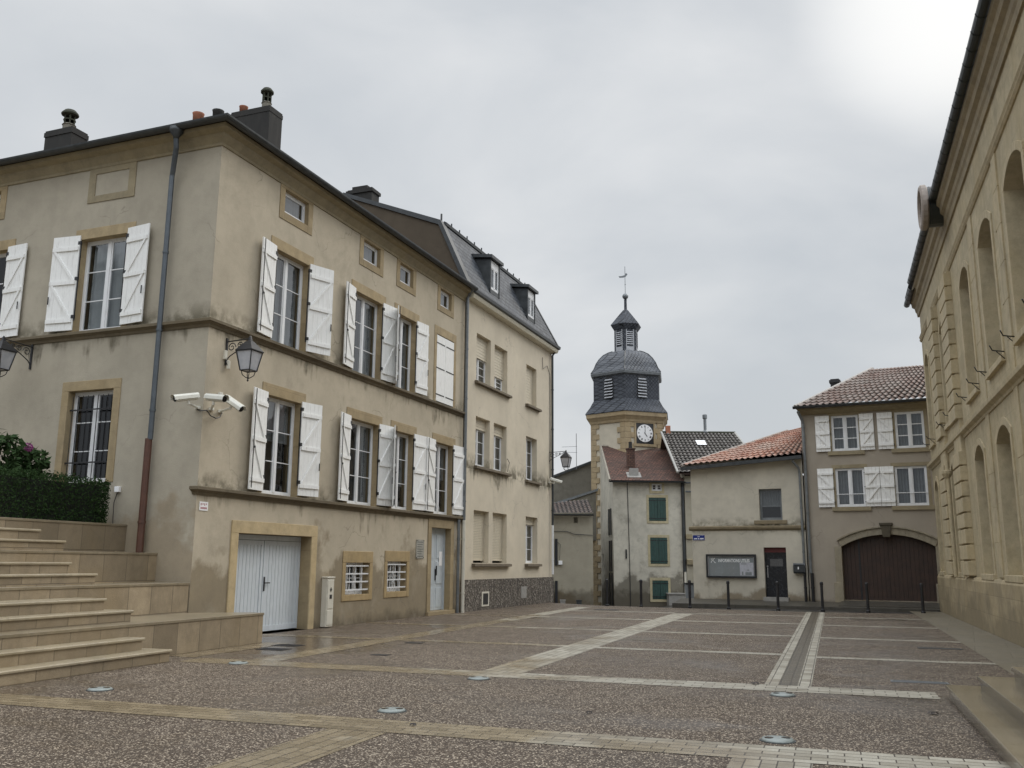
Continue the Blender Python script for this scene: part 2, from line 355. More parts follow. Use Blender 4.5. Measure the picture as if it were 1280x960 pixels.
def m_band(name, horiz90, wetx):
    s = N(name); p = s.pos(); v = s.fvec(Gd, True)
    if horiz90: v = s.n('Mapping', Vector=v, Rotation=(0, 0, radians(90))).outputs[0]
    b = s.n('TexBrick', Vector=v, Scale=1., Color1=(.23, .205, .155, 1), Color2=(.40, .37, .30, 1), Mortar=(.055, .043, .03, 1))
    b.inputs['Brick Width'].default_value = .27; b.inputs['Row Height'].default_value = .131; b.inputs['Mortar Size'].default_value = .0065; b.inputs['Mortar Smooth'].default_value = .2
    b.inputs['Bias'].default_value = .1
    q = s.n('SeparateXYZ', Vector=p).outputs[0]; big = s.noise(p, .45, 4, .6); mid = s.noise(p, 3, 5, .7); f = s.noise(p, 40, 3)
    wet = s.mr(s.math('ADD', q, s.mr(big, .3, .7, -3.5, 3.5)), -.2, 2.2, 1, 0)       # wetter, browner stone to the left
    dark = s.mix(1., b.outputs['Color'], (.66, .56, .43), 'MULTIPLY')
    c = s.mix(s.mr(wet, 0, 1, 0, .92), b.outputs['Color'], dark)
    c = s.mix(s.mr(mid, .5, .72, 0, .5), c, s.mix(1., c, (.55, .5, .42), 'MULTIPLY'))
    c = s.mix(s.mr(f, .5, .75, 0, .4), c, s.mix(1., c, (.5, .48, .44), 'MULTIPLY'))
    ro = s.math('ADD', s.mr(wet, 0, 1, .55, .24), s.mr(mid, .3, .7, -.06, .1))
    return s.done(c, ro, s.math('SUBTRACT', s.math('MULTIPLY', f, .3), b.outputs['Fac']), .5, .006, spec=.5)
M['band'] = m_band('setts_across', True, 0); M['bandl'] = m_band('setts_along', False, 0)
M['drain'] = stone('wet_drain_setts', (.12, .10, .07), fr=Gd, bw=.27, bh=.13, mortar=.4, var=.2, rough=.35, horiz=True)
def m_asph():
    s = N('wet_asphalt'); p = s.pos(); a = s.noise(p, .5, 4); f = s.noise(p, 60, 2)
    c = s.mix(s.mr(a, .3, .7), (.032, .030, .027), (.055, .050, .045)); c = s.mix(s.mr(f, .5, .7, 0, .4), c, (.09, .085, .08))
    return s.done(c, s.mr(a, .35, .65, .3, .6), f, .3, .004)
M['asph'] = m_asph()
M['paved'] = stone('dark_wet_pavement', (.085, .078, .065), fr=H, bw=1.2, bh=1.2, mortar=.6, var=.1, rough=.4, horiz=True)
M['pave'] = stone('pavement_concrete', (.20, .175, .13), fr=H, bw=1.2, bh=1.2, mortar=.6, var=.1, rough=.5, horiz=True)
def m_leaf(name, a, b):
    s = N(name); p = s.pos(); n = s.noise(p, 9, 3); c = s.mix(s.mr(n, .3, .7), a, b)
    return s.done(c, .75, spec=.15)
M['leaf'] = m_leaf('hedge_leaves', (.010, .026, .007), (.034, .066, .018))
M['leaf2'] = m_leaf('hydrangea_leaves', (.020, .045, .014), (.050, .088, .030))
M['leafdry'] = simple('wet_brown_leaf', (.02, .013, .009), .5)

# ------------------------------------------------------------------ generic parts
def arcpts(a, b, zt, rise, n=12, grow=0.):
    m = (a + b) / 2; hw = (b - a) / 2; rad = (hw * hw + rise * rise) / (2 * rise); al = asin(min(1., hw / rad)); zc = zt - rad; R2 = rad + grow
    return [(m + R2 * sin(-al + 2 * al * k / n), zc + R2 * cos(-al + 2 * al * k / n)) for k in range(n + 1)]
def wall(mb, f, u0, u1, z0, z1, holes=(), v=0., depth=.28, rv_=None):
    # rv_ = (material, parent): each reveal becomes its own part
    """facade skin with openings (u0,u1,z0,z1[,rise]) and their reveals"""
    us = sorted({u0, u1, *[h[0] for h in holes], *[h[1] for h in holes]}); zs = sorted({z0, z1, *[h[2] for h in holes], *[h[3] for h in holes]})
    us = [x for x in us if u0 - 1e-6 <= x <= u1 + 1e-6]; zs = [x for x in zs if z0 - 1e-6 <= x <= z1 + 1e-6]
    for i in range(len(us) - 1):
        for j in range(len(zs) - 1):
            cu, cz = (us[i] + us[i + 1]) / 2, (zs[j] + zs[j + 1]) / 2
            if any(h[0] < cu < h[1] and h[2] < cz < h[3] for h in holes): continue
            mb.quad(f.P(us[i], v, zs[j]), f.P(us[i + 1], v, zs[j]), f.P(us[i + 1], v, zs[j + 1]), f.P(us[i], v, zs[j + 1]))
    for h in holes:
        rv = MB() if rv_ else mb
        a, b, c, d = h[:4]; rise = h[4] if len(h) > 4 else 0
        w = v - depth
        rv.quad(f.P(a, v, c), f.P(a, w, c), f.P(a, w, d - rise), f.P(a, v, d - rise)); rv.quad(f.P(b, v, c), f.P(b, w, c), f.P(b, w, d - rise), f.P(b, v, d - rise))
        rv.quad(f.P(a, v, c), f.P(b, v, c), f.P(b, w, c), f.P(a, w, c))
        if not rise: rv.quad(f.P(a, v, d), f.P(b, v, d), f.P(b, w, d), f.P(a, w, d))
        else:
            n = 12; arc = arcpts(a, b, d, rise, n)
            for k in range(n):
                (x0, y0), (x1, y1) = arc[k], arc[k + 1]
                mb.quad(f.P(x0, v, y0), f.P(x1, v, y1), f.P(x1, v, d), f.P(x0, v, d))
                rv.quad(f.P(x0, v, y0), f.P(x1, v, y1), f.P(x1, w, y1), f.P(x0, w, y0))
        if rv_: rv.build('window_reveal', M[rv_[0]], rv_[1])

def surround(mb, f, a, b, c, d, w=.2, v=.02, top=None, sill=0, depth=.02):
    top = top or w
    mb.box(f, a - w, a - .001, -depth, v, c - sill, d); mb.box(f, b + .001, b + w, -depth, v, c - sill, d)
    mb.box(f, a - w, b + w, -depth, v + .001, d + .001, d + top)
    if sill: mb.box(f, a + .001, b - .001, -depth, v, c - sill, c - .001)

def window(root, f, a, b, c, d, v=-.2, rows=3, cols=2, mat='pvc', fw=.055, bar=.022, glass='glass', curt=None, mull=.09, tilt=None, bars_only=None):
    """frame mesh is the part; pane and curtain are its sub-parts"""
    m = MB(); t = .03
    m.box(f, a, a + fw, v - t, v + t, c, d); m.box(f, b - fw, b, v - t, v + t, c, d)
    m.box(f, a + fw, b - fw, v - t, v + t, c, c + fw * 1.3); m.box(f, a + fw, b - fw, v - t, v + t, d - fw, d)
    iu0, iu1, iz0, iz1 = a + fw, b - fw, c + fw * 1.3, d - fw
    w = (iu1 - iu0) / cols
    cells = []
    for k in range(cols):
        x0 = iu0 + k * w; x1 = x0 + w
        if k: m.box(f, x0 - mull / 2, x0 + mull / 2, v - t * .8, v + t * 1.3, iz0, iz1)
        s0 = x0 + (mull / 2 if k else 0); s1 = x1 - (mull / 2 if k < cols - 1 else 0)
        e = .035
        m.box(f, s0, s0 + e, v - .02, v + .02, iz0, iz1); m.box(f, s1 - e, s1, v - .02, v + .02, iz0, iz1)
        m.box(f, s0 + e, s1 - e, v - .02, v + .02, iz0, iz0 + e); m.box(f, s0 + e, s1 - e, v - .02, v + .02, iz1 - e, iz1)
        for r in range(1, rows):
            z = iz0 + (iz1 - iz0) * r / rows; m.box(f, s0 + e, s1 - e, v - .012, v + .015, z - bar / 2, z + bar / 2)
    o = m.build('window', M[mat], root)
    g = MB(); g.quad(f.P(iu0, v, iz0), f.P(iu1, v, iz0), f.P(iu1, v, iz1), f.P(iu0, v, iz1)); g.build('pane', M[glass], o)
    if curt:
        for (x0, x1, y0, mt) in curt:
            q = MB(); n = max(4, int((x1 - x0) * (iu1 - iu0) / .035)); xa = iu0 + (iu1 - iu0) * x0; xb = iu0 + (iu1 - iu0) * x1; zb = iz0 + (iz1 - iz0) * y0
            pts = [(xa + (xb - xa) * i / n, v - .11 + .022 * sin(i * 2.1) + .01 * sin(i * .7)) for i in range(n + 1)]
            for i in range(n): q.quad(f.P(*pts[i], zb), f.P(*pts[i + 1], zb), f.P(*pts[i + 1], iz1), f.P(*pts[i], iz1))
            q.build('curtain', M[mt], o)
    return o

def shutter(root, f, u, v, side, w, z0, z1, ang, mat='shut', strap=False, hook=True, rod=False):
    """leaf hinged at u; side=+1: closed leaf extends to +u; ang 0 closed, 180 flat on the wall"""
    g = f.at(u, v, ang if side > 0 else -ang, flip=False)
    sg = side
    X = lambda x: x * sg
    def bx(m, x0, x1, y0, y1, a, b): m.box(g, min(X(x0), X(x1)), max(X(x0), X(x1)), y0, y1, a, b)
    m = MB(); npl = max(3, int(round(w / .14))); pw = w / npl
    for i in range(npl): bx(m, i * pw + .002, (i + 1) * pw - .002, -.014, .014, z0, z1)
    h = z1 - z0; y0, y1 = (-.044, -.0145)
    if not strap:
        zs = [z0 + h * .10, z0 + h * .5, z0 + h * .86]
        for z in zs: bx(m, .02, w - .02, y0, y1, z - .045, z + .045)
        for za, zb in ((zs[0], zs[1]), (zs[1], zs[2])):
            p = [(X(w - .05), zb - .045), (X(w - .12), zb - .045), (X(.05), za + .045), (X(.12), za + .045)]
            m.prism(g, p, y0 + .004, y1)
    o = m.build('shutter', M[mat], root)
    q = MB()
    if not strap: bx(q, -.035, -.022, -.012, .012, z0 + h * .1, z0 + h * .88 + .1)
    for z in (z0 + h * .1, z0 + h * .5, z0 + h * .88):
        if strap: q = MB(); bx(q, -.04, w * .92, .015, .022, z - .018, z + .018); q.build('hinge', M['iron'], o)
        else: bx(q, -.035, .05, -.02, .02, z - .04 + .09, z + .04 + .09)
    if not strap: q.build('hinge', M['iron'], o)
    if rod:
        q = MB(); q.tube([g.P(X(w - .035), y0 - .006, z0 + .03), g.P(X(w - .035), y0 - .006, z1 - .03)], .011, 6); bx(q, w - .09, w - .02, y0 - .03, y0 - .012, z0 + h * .40, z0 + h * .42); q.build('bolt_rod', M['iron'], o)
    if hook and not strap and not rod:
        q = MB(); bx(q, w - .06, w - .035, y0 - .012, y0, z0 + h * .28, z0 + h * .36); q.build('latch', M['iron'], o)
    return o

def half_gutter(f, u0, u1, v, z, r=.085, seg=8):
    m = MB(); n = seg
    prof = [(v + r * cos(pi + pi * k / n), z + r * sin(pi + pi * k / n)) for k in range(n + 1)] + [(v + (r - .012) * cos(pi + pi * k / n), z + (r - .012) * sin(pi + pi * k / n)) for k in range(n, -1, -1)]
    m.profile(f, prof, u0, u1)
    x = u0 + .4
    while x < u1:
        p2 = [(v + (r + .008) * cos(pi + pi * k / n), z + (r + .008) * sin(pi + pi * k / n)) for k in range(n + 1)] + [(v + (r - .02) * cos(pi + pi * k / n), z + (r - .02) * sin(pi + pi * k / n)) for k in range(n, -1, -1)]
        m.profile(f, p2, x, x + .03); x += .62
    return m
def pipe(root, f, u, v, z0, z1, r, mat, name='downpipe', top=None):
    m = MB(); pts = [f.P(u, v, z0), f.P(u, v, z1)]
    if top: pts += [f.P(*q) for q in top]
    m.tube(pts, r, 10)
    z = z0 + .6
    while z < z1 - .1: m.tube([f.P(u, v, z), f.P(u, v, z + .05)], r + .012, 10); z += 1.75
    return m.build(name, M[mat], root, smooth=False)

def tile_roof(p00, p10, p01, p11, nu, nv, amp=.045, lift=.03, sub=6):
    """p00/p10 eave ends, p01/p11 top ends; pantile relief as real mesh"""
    m = MB(); P00, P10, P01, P11 = map(Vector, (p00, p10, p01, p11)); nn = (P10 - P00).cross(P01 - P00).normalized()
    if nn.z < 0: nn = -nn
    m.att = []; NU = nu * sub
    for j in range(nv):
        for e in (0, 1):
            t = (j + e) / nv * 1.0
            for i in range(NU + 1):
                s = i / NU; a = P00.lerp(P10, s); b = P01.lerp(P11, s); ph = (i % sub) / sub
                hh = .5 - .5 * cos(2 * pi * ph); z = amp * hh + (lift if e == 0 else 0)
                jit = .006 * sin(i // sub * 12.9 + j * 7.1)
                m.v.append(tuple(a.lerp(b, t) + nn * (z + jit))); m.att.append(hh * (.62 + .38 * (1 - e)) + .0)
        k = 2 * j * (NU + 1)
        for i in range(NU): m.f.append((k + i, k + i + 1, k + NU + 2 + i, k + NU + 1 + i))
        if j:
            for i in range(NU): m.f.append((k - NU - 1 + i, k - NU + i, k + i + 1, k + i))
    return m

# ------------------------------------------------------------------ SETTING: ground, paving
def ground_z(x, y):
    t = min(1, max(0, (y - 36.5 - max(0, 9 - x) * .1) / 16)); w = min(1, max(0, (11 - x) / 3.5))
    return -.07 - .85 * t * w
m = MB(); xs = [-1500, -300, -60, -20] + [i * 1.5 for i in range(-8, 16)] + [30, 60, 300, 1500]; ys = [-400, -60, -10, 10, 20, 28] + [30 + i * 1.5 for i in range(0, 24)] + [80, 150, 400, 2500]
for y in ys:
    for x in xs: m.v.append((x, y, ground_z(x, y)))
nx = len(xs)
for j in range(len(ys) - 1):
    for i in range(nx - 1): m.f.append((j * nx + i, j * nx + i + 1, (j + 1) * nx + i + 1, (j + 1) * nx + i))
tag(m.build('road', M['asph'], smooth=True), kind='structure')
m = MB(); m.plate(W, [(-40, -12), (30, -12), (30, 24), (14.9, 32.0), (10.1, 33.2), (3.5, 36.95), (1.2, 39.8), (-14, 33), (-40, 20)], -.03, 0.)
tag(m.build('square', M['agg']), kind='structure')
def band(u0, u1, v0, v1, mat, z=.004, name='paving_band', poly=None):
    m = MB(); p = poly or [(u0, v0), (u1, v0), (u1, v1), (u0, v1)]
    m.quad(*[Gd.P(u, v, z) for u, v in p]); return tag(m.build(name, M[mat]), kind='structure')
band(8.38, 9.04, -16, 9, 'band'); band(12.86, 13.5, -10.1, 1.15, 'band')
for (v0, v1) in ((-5.08, -4.42), (-9.2, -8.66)): band(9.044, 12.856, v0, v1, 'bandl') if False else None
band(13.504, 34.6, -.98, -.80, 'bandl'); band(13.504, 34.6, -.55, -.37, 'bandl'); band(13.504, 34.4, -.798, -.552, 'drain', .003, 'drain_channel')
band(13.504, 31.5, -5.1, -4.43, 'bandl'); band(13.504, 34.5, -9.2, -8.66, 'bandl')
band(2.5, 8.376, -4.75, -4.12, 'bandl'); band(2.5, 8.376, -.9, -.25, 'bandl'); band(2.5, 8.376, -9.6, -8.95, 'bandl')
for s0 in (18.0, 22.7, 27.4, 31.6):
    band(s0, s0 + .36, -8.656, -5.104, 'band'); band(s0 - .1, s0 + .24, -4.426, -.984, 'band'); band(s0 - .38, s0 - .06, -.366, 4.2 + (s0 > 20) * 1.2, 'band')
    if s0 < 30: band(s0, s0 + .34, -12.4, -9.204, 'band')
band(13.504, 16.5, -10.9, -10.3, 'bandl')
# stone margin along the hall
m = MB(); m.quad(R.P(-.5, .05, .005), R.P(40, .05, .005), R.P(40, 1.15, .005), R.P(-.5, 1.15, .005)); tag(m.build('margin_paving', M['pave']), kind='structure')
# pavement before the far houses, kerb as a real step
m = MB(); m.profile(H, [(0, -.4), (0, .2), (1.35, .07), (1.5, .05), (1.5, -.4)], -5.2, 5.9); tag(m.build('pavement', M['paved']), kind='structure')
# small square gratings and covers in the paving
def cover(u, v, w, l, label, mat='iron', slots=0, th=.008):
    c = Gd.P(u, v, 0); m = MB()
    m.box(Gd, u - l / 2, u + l / 2, v - w / 2, v - w / 2 + .03, .001, th); m.box(Gd, u - l / 2, u + l / 2, v + w / 2 - .03, v + w / 2, .001, th)
    m.box(Gd, u - l / 2, u - l / 2 + .03, v - w / 2 + .03, v + w / 2 - .03, .001, th); m.box(Gd, u + l / 2 - .03, u + l / 2, v - w / 2 + .03, v + w / 2 - .03, .001, th)
    n = slots or 1
    for k in range(n):
        a = u - l / 2 + .034 + (l - .068) * k / n; b = a + (l - .068) / n * (.55 if slots else 1); m.box(Gd, a, b, v - w / 2 + .034, v + w / 2 - .034, .001, th - .002)
    tag(m.build('drain_cover', M[mat], origin=c), label, 'drain cover')
cover(15.3, -9.9, .55, .35, 'dark iron cover beside the low wall, nearer of the pair by the garage', slots=6)
cover(16.1, -10.1, .55, .35, 'dark iron cover close to the garage door, farther of the pair', slots=6)
cover(15.1, -7.6, .32, .2, 'small dark cover lying in the aggregate panel in front of the garage')
cover(14.6, 1.05, .75, .22, 'long shallow slot drain near the foot of the right hand steps', 'zinc2', 8)
cover(20.6, 1.9, .8, .3, 'grey rectangular cover in the panel in front of the pale hall', 'zinc')
cover(17.6, -8.1, .35, .25, 'small cover beside the diagonal pale band before the basement windows')
cover(32.8, -7.7, .8, .5, 'dark wet cover at the foot of the rough plinth of the mansard house')
# ------------------------------------------------------------------ floor lights
def floor_light(s, t, label):
    c = Gd.P(s, t, 0); r = thing('floor_light', c, label, 'floor light', 'round lights set into the square')
    m = MB(); m.lathe(c, [(.148, .002), (.15, .008), (.138, .024), (.06, .029), (.0, .030)], 28); m.build('cover_plate', M['alu2'], r, smooth=True)
    for sx in (-1, 1):
        q = MB(); cc = Vector(c) + Vector((sx * .078, 0, .0270)); q.lathe(cc, [(.042, 0), (.042, .003)], 14); q.build('lens', M['black'], r)
    q = MB(); q.lathe(c, [(.165, -.02), (.165, .0045), (.151, .0045), (.151, -.02)], 28); q.build('collar', M['zinc'], r)
M['alu2'] = simple('brushed_light_rim', (.25, .275, .26), .4, .1, var=.1, sc=20)
for s, t, lb in ((9.75, -8.8, 'round steel floor light at the far left, before the stairs'), (13.0, -9.05, 'round floor light close to the low stone wall by the garage'),
                 (9.58, -4.66, 'round floor light beside the near sett band, left of centre'), (12.6, -4.8, 'round floor light at the start of the left pale diagonal band'),
                 (12.5, -.69, 'round floor light at the near end of the double drain channel'), (9.33, -.58, 'largest looking floor light, close to the camera by the near sett band')):
    floor_light(s, t, lb)
for i, (s, t, lb) in enumerate([(7.95 + 3.6, .95, 'dark wet leaf lying left of the right hand steps'), (13.45, -1.1, 'dark curled leaf at the corner of the drain channel'), (8.8, -4.05, 'small dark leaf lying on the near sett band'), (10.2, -2.6, 'tiny dark leaf in the middle aggregate panel')]):
    c = Vector(Gd.P(s, t, .008)); m = MB(); k = .06 if i < 2 else .035; n = 9
    ring = [c + Vector((cos(2 * pi * j / n) * k * (1 + .35 * sin(j * 2.3)), sin(2 * pi * j / n) * k * .7, .02 * (j % 2))) for j in range(n)]
    m.add([c + Vector((0, 0, .025))] + ring, [(0, j + 1, (j + 1) % n + 1) for j in range(n)]); tag(m.build('fallen_leaf', M['leafdry'], origin=tuple(c), smooth=True), lb, 'leaf', 'fallen leaves')

# ------------------------------------------------------------------ CORNER HOUSE
ZG = 10.95
house = thing('corner_house', A.P(-3.85, 0, 0), 'two faced beige corner house with white shutters, string courses and a pale blue garage door', 'house')
UO = [(-1.72, -.3), (1.93, 3.48), (4.38, 5.62)]
holesA = [(a, b, 6.66, 8.93) for a, b in UO] + [(7.1, 8.4, 6.66, 8.93)]
holesL = [(-1.72, -.34), (1.95, 3.5), (4.38, 5.64), (7.12, 8.48)]
holesA += [(a, b, 3.11, 5.39) for a, b in holesL]
att = [(-1.46, -.46), (2.3, 3.24), (4.46, 5.32), (7.28, 8.14)]
holesA += [(a, b, 9.94, 10.53) for a, b in att]
gar = (-2.45, .38, 0.0, 2.2); doorh = (7.02, 8.42, .12, 2.68); bas = [(2.04, 3.27, .76, 1.58), (4.26, 5.44, .78, 1.62)]
holesA += [gar, doorh] + bas
mw = MB(); mL = MB()
wall(mw, A, -3.85, 9.3, -.1, ZG, holesA, rv_=('ochreA', house), depth=.34)
LH = [(2.45, 3.74, 3.25, 5.3), (2.42, 3.82, 6.66, 8.88), (6.1, 7.4, 6.66, 8.93), (6.6, 7.3, 9.94, 10.5)]
wall(mL, L, 0, 11.5, -.1, ZG, LH, rv_=('ochreA', house), depth=.3)
b0 = A.P(9.3, -12, 0)
mw.quad(A.P(9.3, 0, -.1), A.P(9.3, -12, -.1), A.P(9.3, -12, ZG), A.P(9.3, 0, ZG)); mw.quad(A.P(-3.85, -11.5, -.1), A.P(9.3, -12, -.1), A.P(9.3, -12, ZG), A.P(-3.85, -11.5, ZG))
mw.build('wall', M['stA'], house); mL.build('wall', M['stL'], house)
m = MB(); m.box(A, -2.8, 9.1, -10.5, -1.1, 0, ZG - .2); m.quad(A.P(-3.8, -.05, 0), A.P(-2.78, -1.12, 0), A.P(-2.78, -1.12, ZG - .1), A.P(-3.8, -.05, ZG - .1)); m.quad(A.P(-3.8, -.05, ZG - .1), A.P(9.2, -.05, ZG - .1), A.P(9.2, -11, ZG - .1), A.P(-3.8, -11, ZG - .1)); m.build('interior', M['dark'], house)
def corner_sweep(prof, name, mat, uL, uA):
    m = MB(); n = len(prof); p = [L.P(uL, v, z) for v, z in prof]
    p += [(CX + v * (A.n[0] + L.n[0]), CY + v * (A.n[1] + L.n[1]), z) for v, z in prof] + [A.P(uA, v, z) for v, z in prof]
    m.add(p, [tuple(range(n)), tuple(range(2 * n, 3 * n))] + [(k * n + i, k * n + (i + 1) % n, (k + 1) * n + (i + 1) % n, (k + 1) * n + i) for k in (0, 1) for i in range(n)]); return m.build(name, M[mat], house)
# string courses: corbelled ledge with drip
def ledge(f, u0, u1, z, mat, name='string_course', d=.13, h=.17):
    m = MB(); m.profile(f, [(-.02, z - h), (.03, z - h), (.05, z - h + .05), (d - .02, z - .075), (d, z - .07), (d, z - .012), (d - .02, z), (-.02, z + .015)], u0, u1); return m.build(name, M[mat], house, bevel=.006)
LP = lambda z, h=.17, d=.13: [(-.02, z - h), (.03, z - h), (.05, z - h + .05), (d - .02, z - .075), (d, z - .07), (d, z - .012), (d - .02, z), (-.02, z + .015)]
corner_sweep(LP(6.655), 'string_course', 'ledge', 11.5, 9.3); corner_sweep(LP(3.105), 'string_course', 'ledge', .1, 9.3)
# cornice under the eaves
M['corn'] = stone('cornice_stone', (.33, .28, .185), var=.12)
corner_sweep([(-.02, 10.60), (.03, 10.60), (.04, 10.66), (.13, 10.78), (.15, 10.84), (.29, 10.89), (.31, 10.97), (-.02, 10.97)], 'cornice', 'corn', 11.5, 9.3)
gc, gz, gr0 = .42, 11.04, .1
corner_sweep([(gc + gr0 * cos(pi + pi * k / 8), gz + gr0 * sin(pi + pi * k / 8)) for k in range(9)] + [(gc + (gr0 - .014) * cos(pi + pi * k / 8), gz + (gr0 - .014) * sin(pi + pi * k / 8)) for k in range(8, -1, -1)], 'gutter', 'zinc', 11.5, 9.25)
m = MB(); RZ = 11.0; k = tan(radians(24))
E1, E2, E3, E4 = A.P(-4.2, .35, RZ), A.P(9.3, .35, RZ), A.P(9.3, -12.4, RZ), A.P(-4.2, -11.9, RZ)
T1, T2 = A.P(1.9, -5.8, RZ + 6 * k), A.P(9.3, -5.8, RZ + 6 * k)
m.quad(E1, E2, T2, T1); m.quad(E4, E1, T1); m.quad(E3, E4, T1, T2); m.quad(E1, E4, E3, E2); m.quad(E2, E3, T2)
roofA = m.build('roof', M['roof'], house, recalc=True)
def surr(f, hs, w=.2, top=.24, sill=0, mat='ochreA', v=.018):
    for h in hs:
        m = MB(); surround(m, f, *h[:4], w=w, top=top, sill=sill, v=v); m.build('window_surround', M[mat], house, bevel=.006)
surr(A, holesA[:8], .18, .27); surr(A, [(a, b, 9.94, 10.53) for a, b in att], .2, .12, .2); surr(L, LH[:1], .2, .22); surr(L, LH[1:3], .18, .25); surr(L, LH[3:], .2, .14, .2)
m = MB(); surround(m, A, *gar, w=.24, top=.27, v=.03); m.build('garage_surround', M['ochrepale'], house, bevel=.006)
m = MB(); surround(m, A, *doorh, w=.24, top=.34, v=.03); m.box(A, 6.75, 8.68, 0, .1, 0, .115); m.build('door_surround', M['ochreA'], house, bevel=.006)
for h in bas:
    m = MB(); surround(m, A, *h, w=.16, top=.3, sill=.16, v=.02); m.build('window_surround', M['ochre'], house, bevel=.01)
m = MB(); a, b, c, d = 2.37, 3.76, 9.76, 10.6   # blind attic panel
for q in ((a, b, c, c + .16), (a, b, d - .14, d), (a, a + .2, c + .16, d - .14), (b - .2, b, c + .16, d - .14)): m.box(L, q[0], q[1], -.01, .02, q[2], q[3])
m.build('blind_panel', M['corn'], house)
# windows
cu = {0: [(.02, .47, .0, 'voile'), (.53, .98, .0, 'voile')], 1: [(.02, .35, 0, 'curtain'), (.53, .98, 0, 'voile')], 2: [(.03, .98, 0, 'voile')]}
for i, (a, b) in enumerate(UO): window(house, A, a, b, 6.66, 8.93, curt=cu[i])
lc = {0: [(.02, .98, .56, 'voile'), (.02, .2, 0, 'voile')], 1: [(.5, .98, .66, 'voile'), (.8, .98, 0, 'voile')], 2: [(.5, .98, .3, 'voile')], 3: [(.1, .98, .5, 'voile')]}
for i, (a, b) in enumerate(holesL): window(house, A, a, b, 3.11, 5.39, curt=lc[i])
for a, b in att: window(house, A, a, b, 9.94, 10.53, v=-.13, rows=1, cols=1, fw=.055, curt=[(.02, .98, 0, 'voile')])
window(house, L, 2.42, 3.82, 6.66, 8.88, curt=[(.02, .98, 0, 'curtain')]); window(house, L, 6.1, 7.4, 6.66, 8.93); window(house, L, 6.6, 7.3, 9.94, 10.5, rows=1, cols=1)
window(house, L, 2.45, 3.74, 3.25, 5.3, rows=3, v=-.2)
for f, a, b, c, d, n, mat in ((L, 2.45, 3.74, 3.25, 5.3, 9, 'iron'),):     # iron grille
    m = MB()
    for k in range(n): u = a + (b - a) * (k + .5) / n; m.tube([f.P(u, -.07, c + .02), f.P(u, -.07, d - .1)], .009, 6)
    for z in (c + .45, d - .42): m.box(f, a, b, -.08, -.06, z - .015, z + .015)
    m.build('window_grille', M[mat], house)
for h in bas:
    a, b, c, d = h; window(house, A, a, b, c, d, v=-.24, rows=2, cols=3, mull=.05); m = MB()
    for k in range(4): z = c + .12 + (d - c - .2) * k / 3; m.box(A, a - .01, b + .01, -.05, -.02, z - .018, z + .018)
    for k in range(3): u = a + (b - a) * (.25 + .25 * k); m.box(A, u - .01, u + .01, -.07, -.052, c, d)
    m.build('window_grille', M['pvc'], house)
# shutters (hinge, side, opening angle)
Z0, Z1 = 6.72, 8.98; z0, z1 = 3.16, 5.44
SH = [(-1.72, 1, 172, .66, Z0, Z1), (-.3, -1, 160, .74, Z0, Z1), (1.93, 1, 170, .68, Z0, Z1), (3.48, -1, 174, .7, Z0, Z1), (4.38, 1, 151, .64, Z0, Z1), (5.62, -1, 174, .66, Z0, Z1),
      (-1.72, 1, 171, .66, z0, z1), (-.34, -1, 168, .68, z0, z1), (1.95, 1, 170, .68, z0, z1), (3.5, -1, 174, .7, z0, z1), (4.38, 1, 150, .64, z0, z1), (5.64, -1, 176, .72, z0, z1), (7.12, 1, 174, .76, z0, z1), (8.48, -1, 176, .74, z0, z1)]
for u, sd, an, w, a, b in SH:
    shutter(house, A, u, .035, sd, w, a, b, an, rod=(sd > 0))
shutter(house, A, 7.1, .0, 1, .645, 6.72, 8.9, 0, strap=True); shutter(house, A, 8.4, .0, -1, .645, 6.72, 8.9, 0, strap=True)
for u, sd, an, w in ((2.42, 1, 173, .70), (3.82, -1, 174, .74), (6.1, 1, 176, .66)): shutter(house, L, u, .035, sd, w, Z0, Z1, an)
# garage doors
a, b = -2.45, .38
m = MB()
def leaf(mb, f, u0, u1, z0, z1, v, n):
    mb.box(f, u0, u0 + .09, v - .02, v + .022, z0, z1); mb.box(f, u1 - .09, u1, v - .02, v + .022, z0, z1)
    mb.box(f, u0 + .09, u1 - .09, v - .02, v + .022, z0, z0 + .12); mb.box(f, u0 + .09, u1 - .09, v - .02, v + .022, z1 - .1, z1)
    w = (u1 - u0 - .18) / n
    for k in range(n): mb.box(f, u0 + .09 + k * w + .006, u0 + .09 + (k + 1) * w - .006, v - .02, v + .008, z0 + .12, z1 - .1)
leaf(m, A, -2.44, -1.1, .03, 2.07, -.31, 9); m.box(A, -2.44, .37, -.335, -.28, 2.08, 2.19)
lf = m.build('garage_door', M['garage'], house)
m = MB(); leaf(m, A, -1.09, .37, .03, 2.07, -.30, 10); lf = m.build('garage_door', M['garage'], house)
m = MB(); m.box(A, -1.06, -1.02, -.277, -.262, .93, 1.25); m.box(A, -1.05, -.86, -.25, -.235, 1.1, 1.125); m.box(A, -1.05, -1.03, -.262, -.25, 1.1, 1.125); m.build('handle', M['iron'], lf)
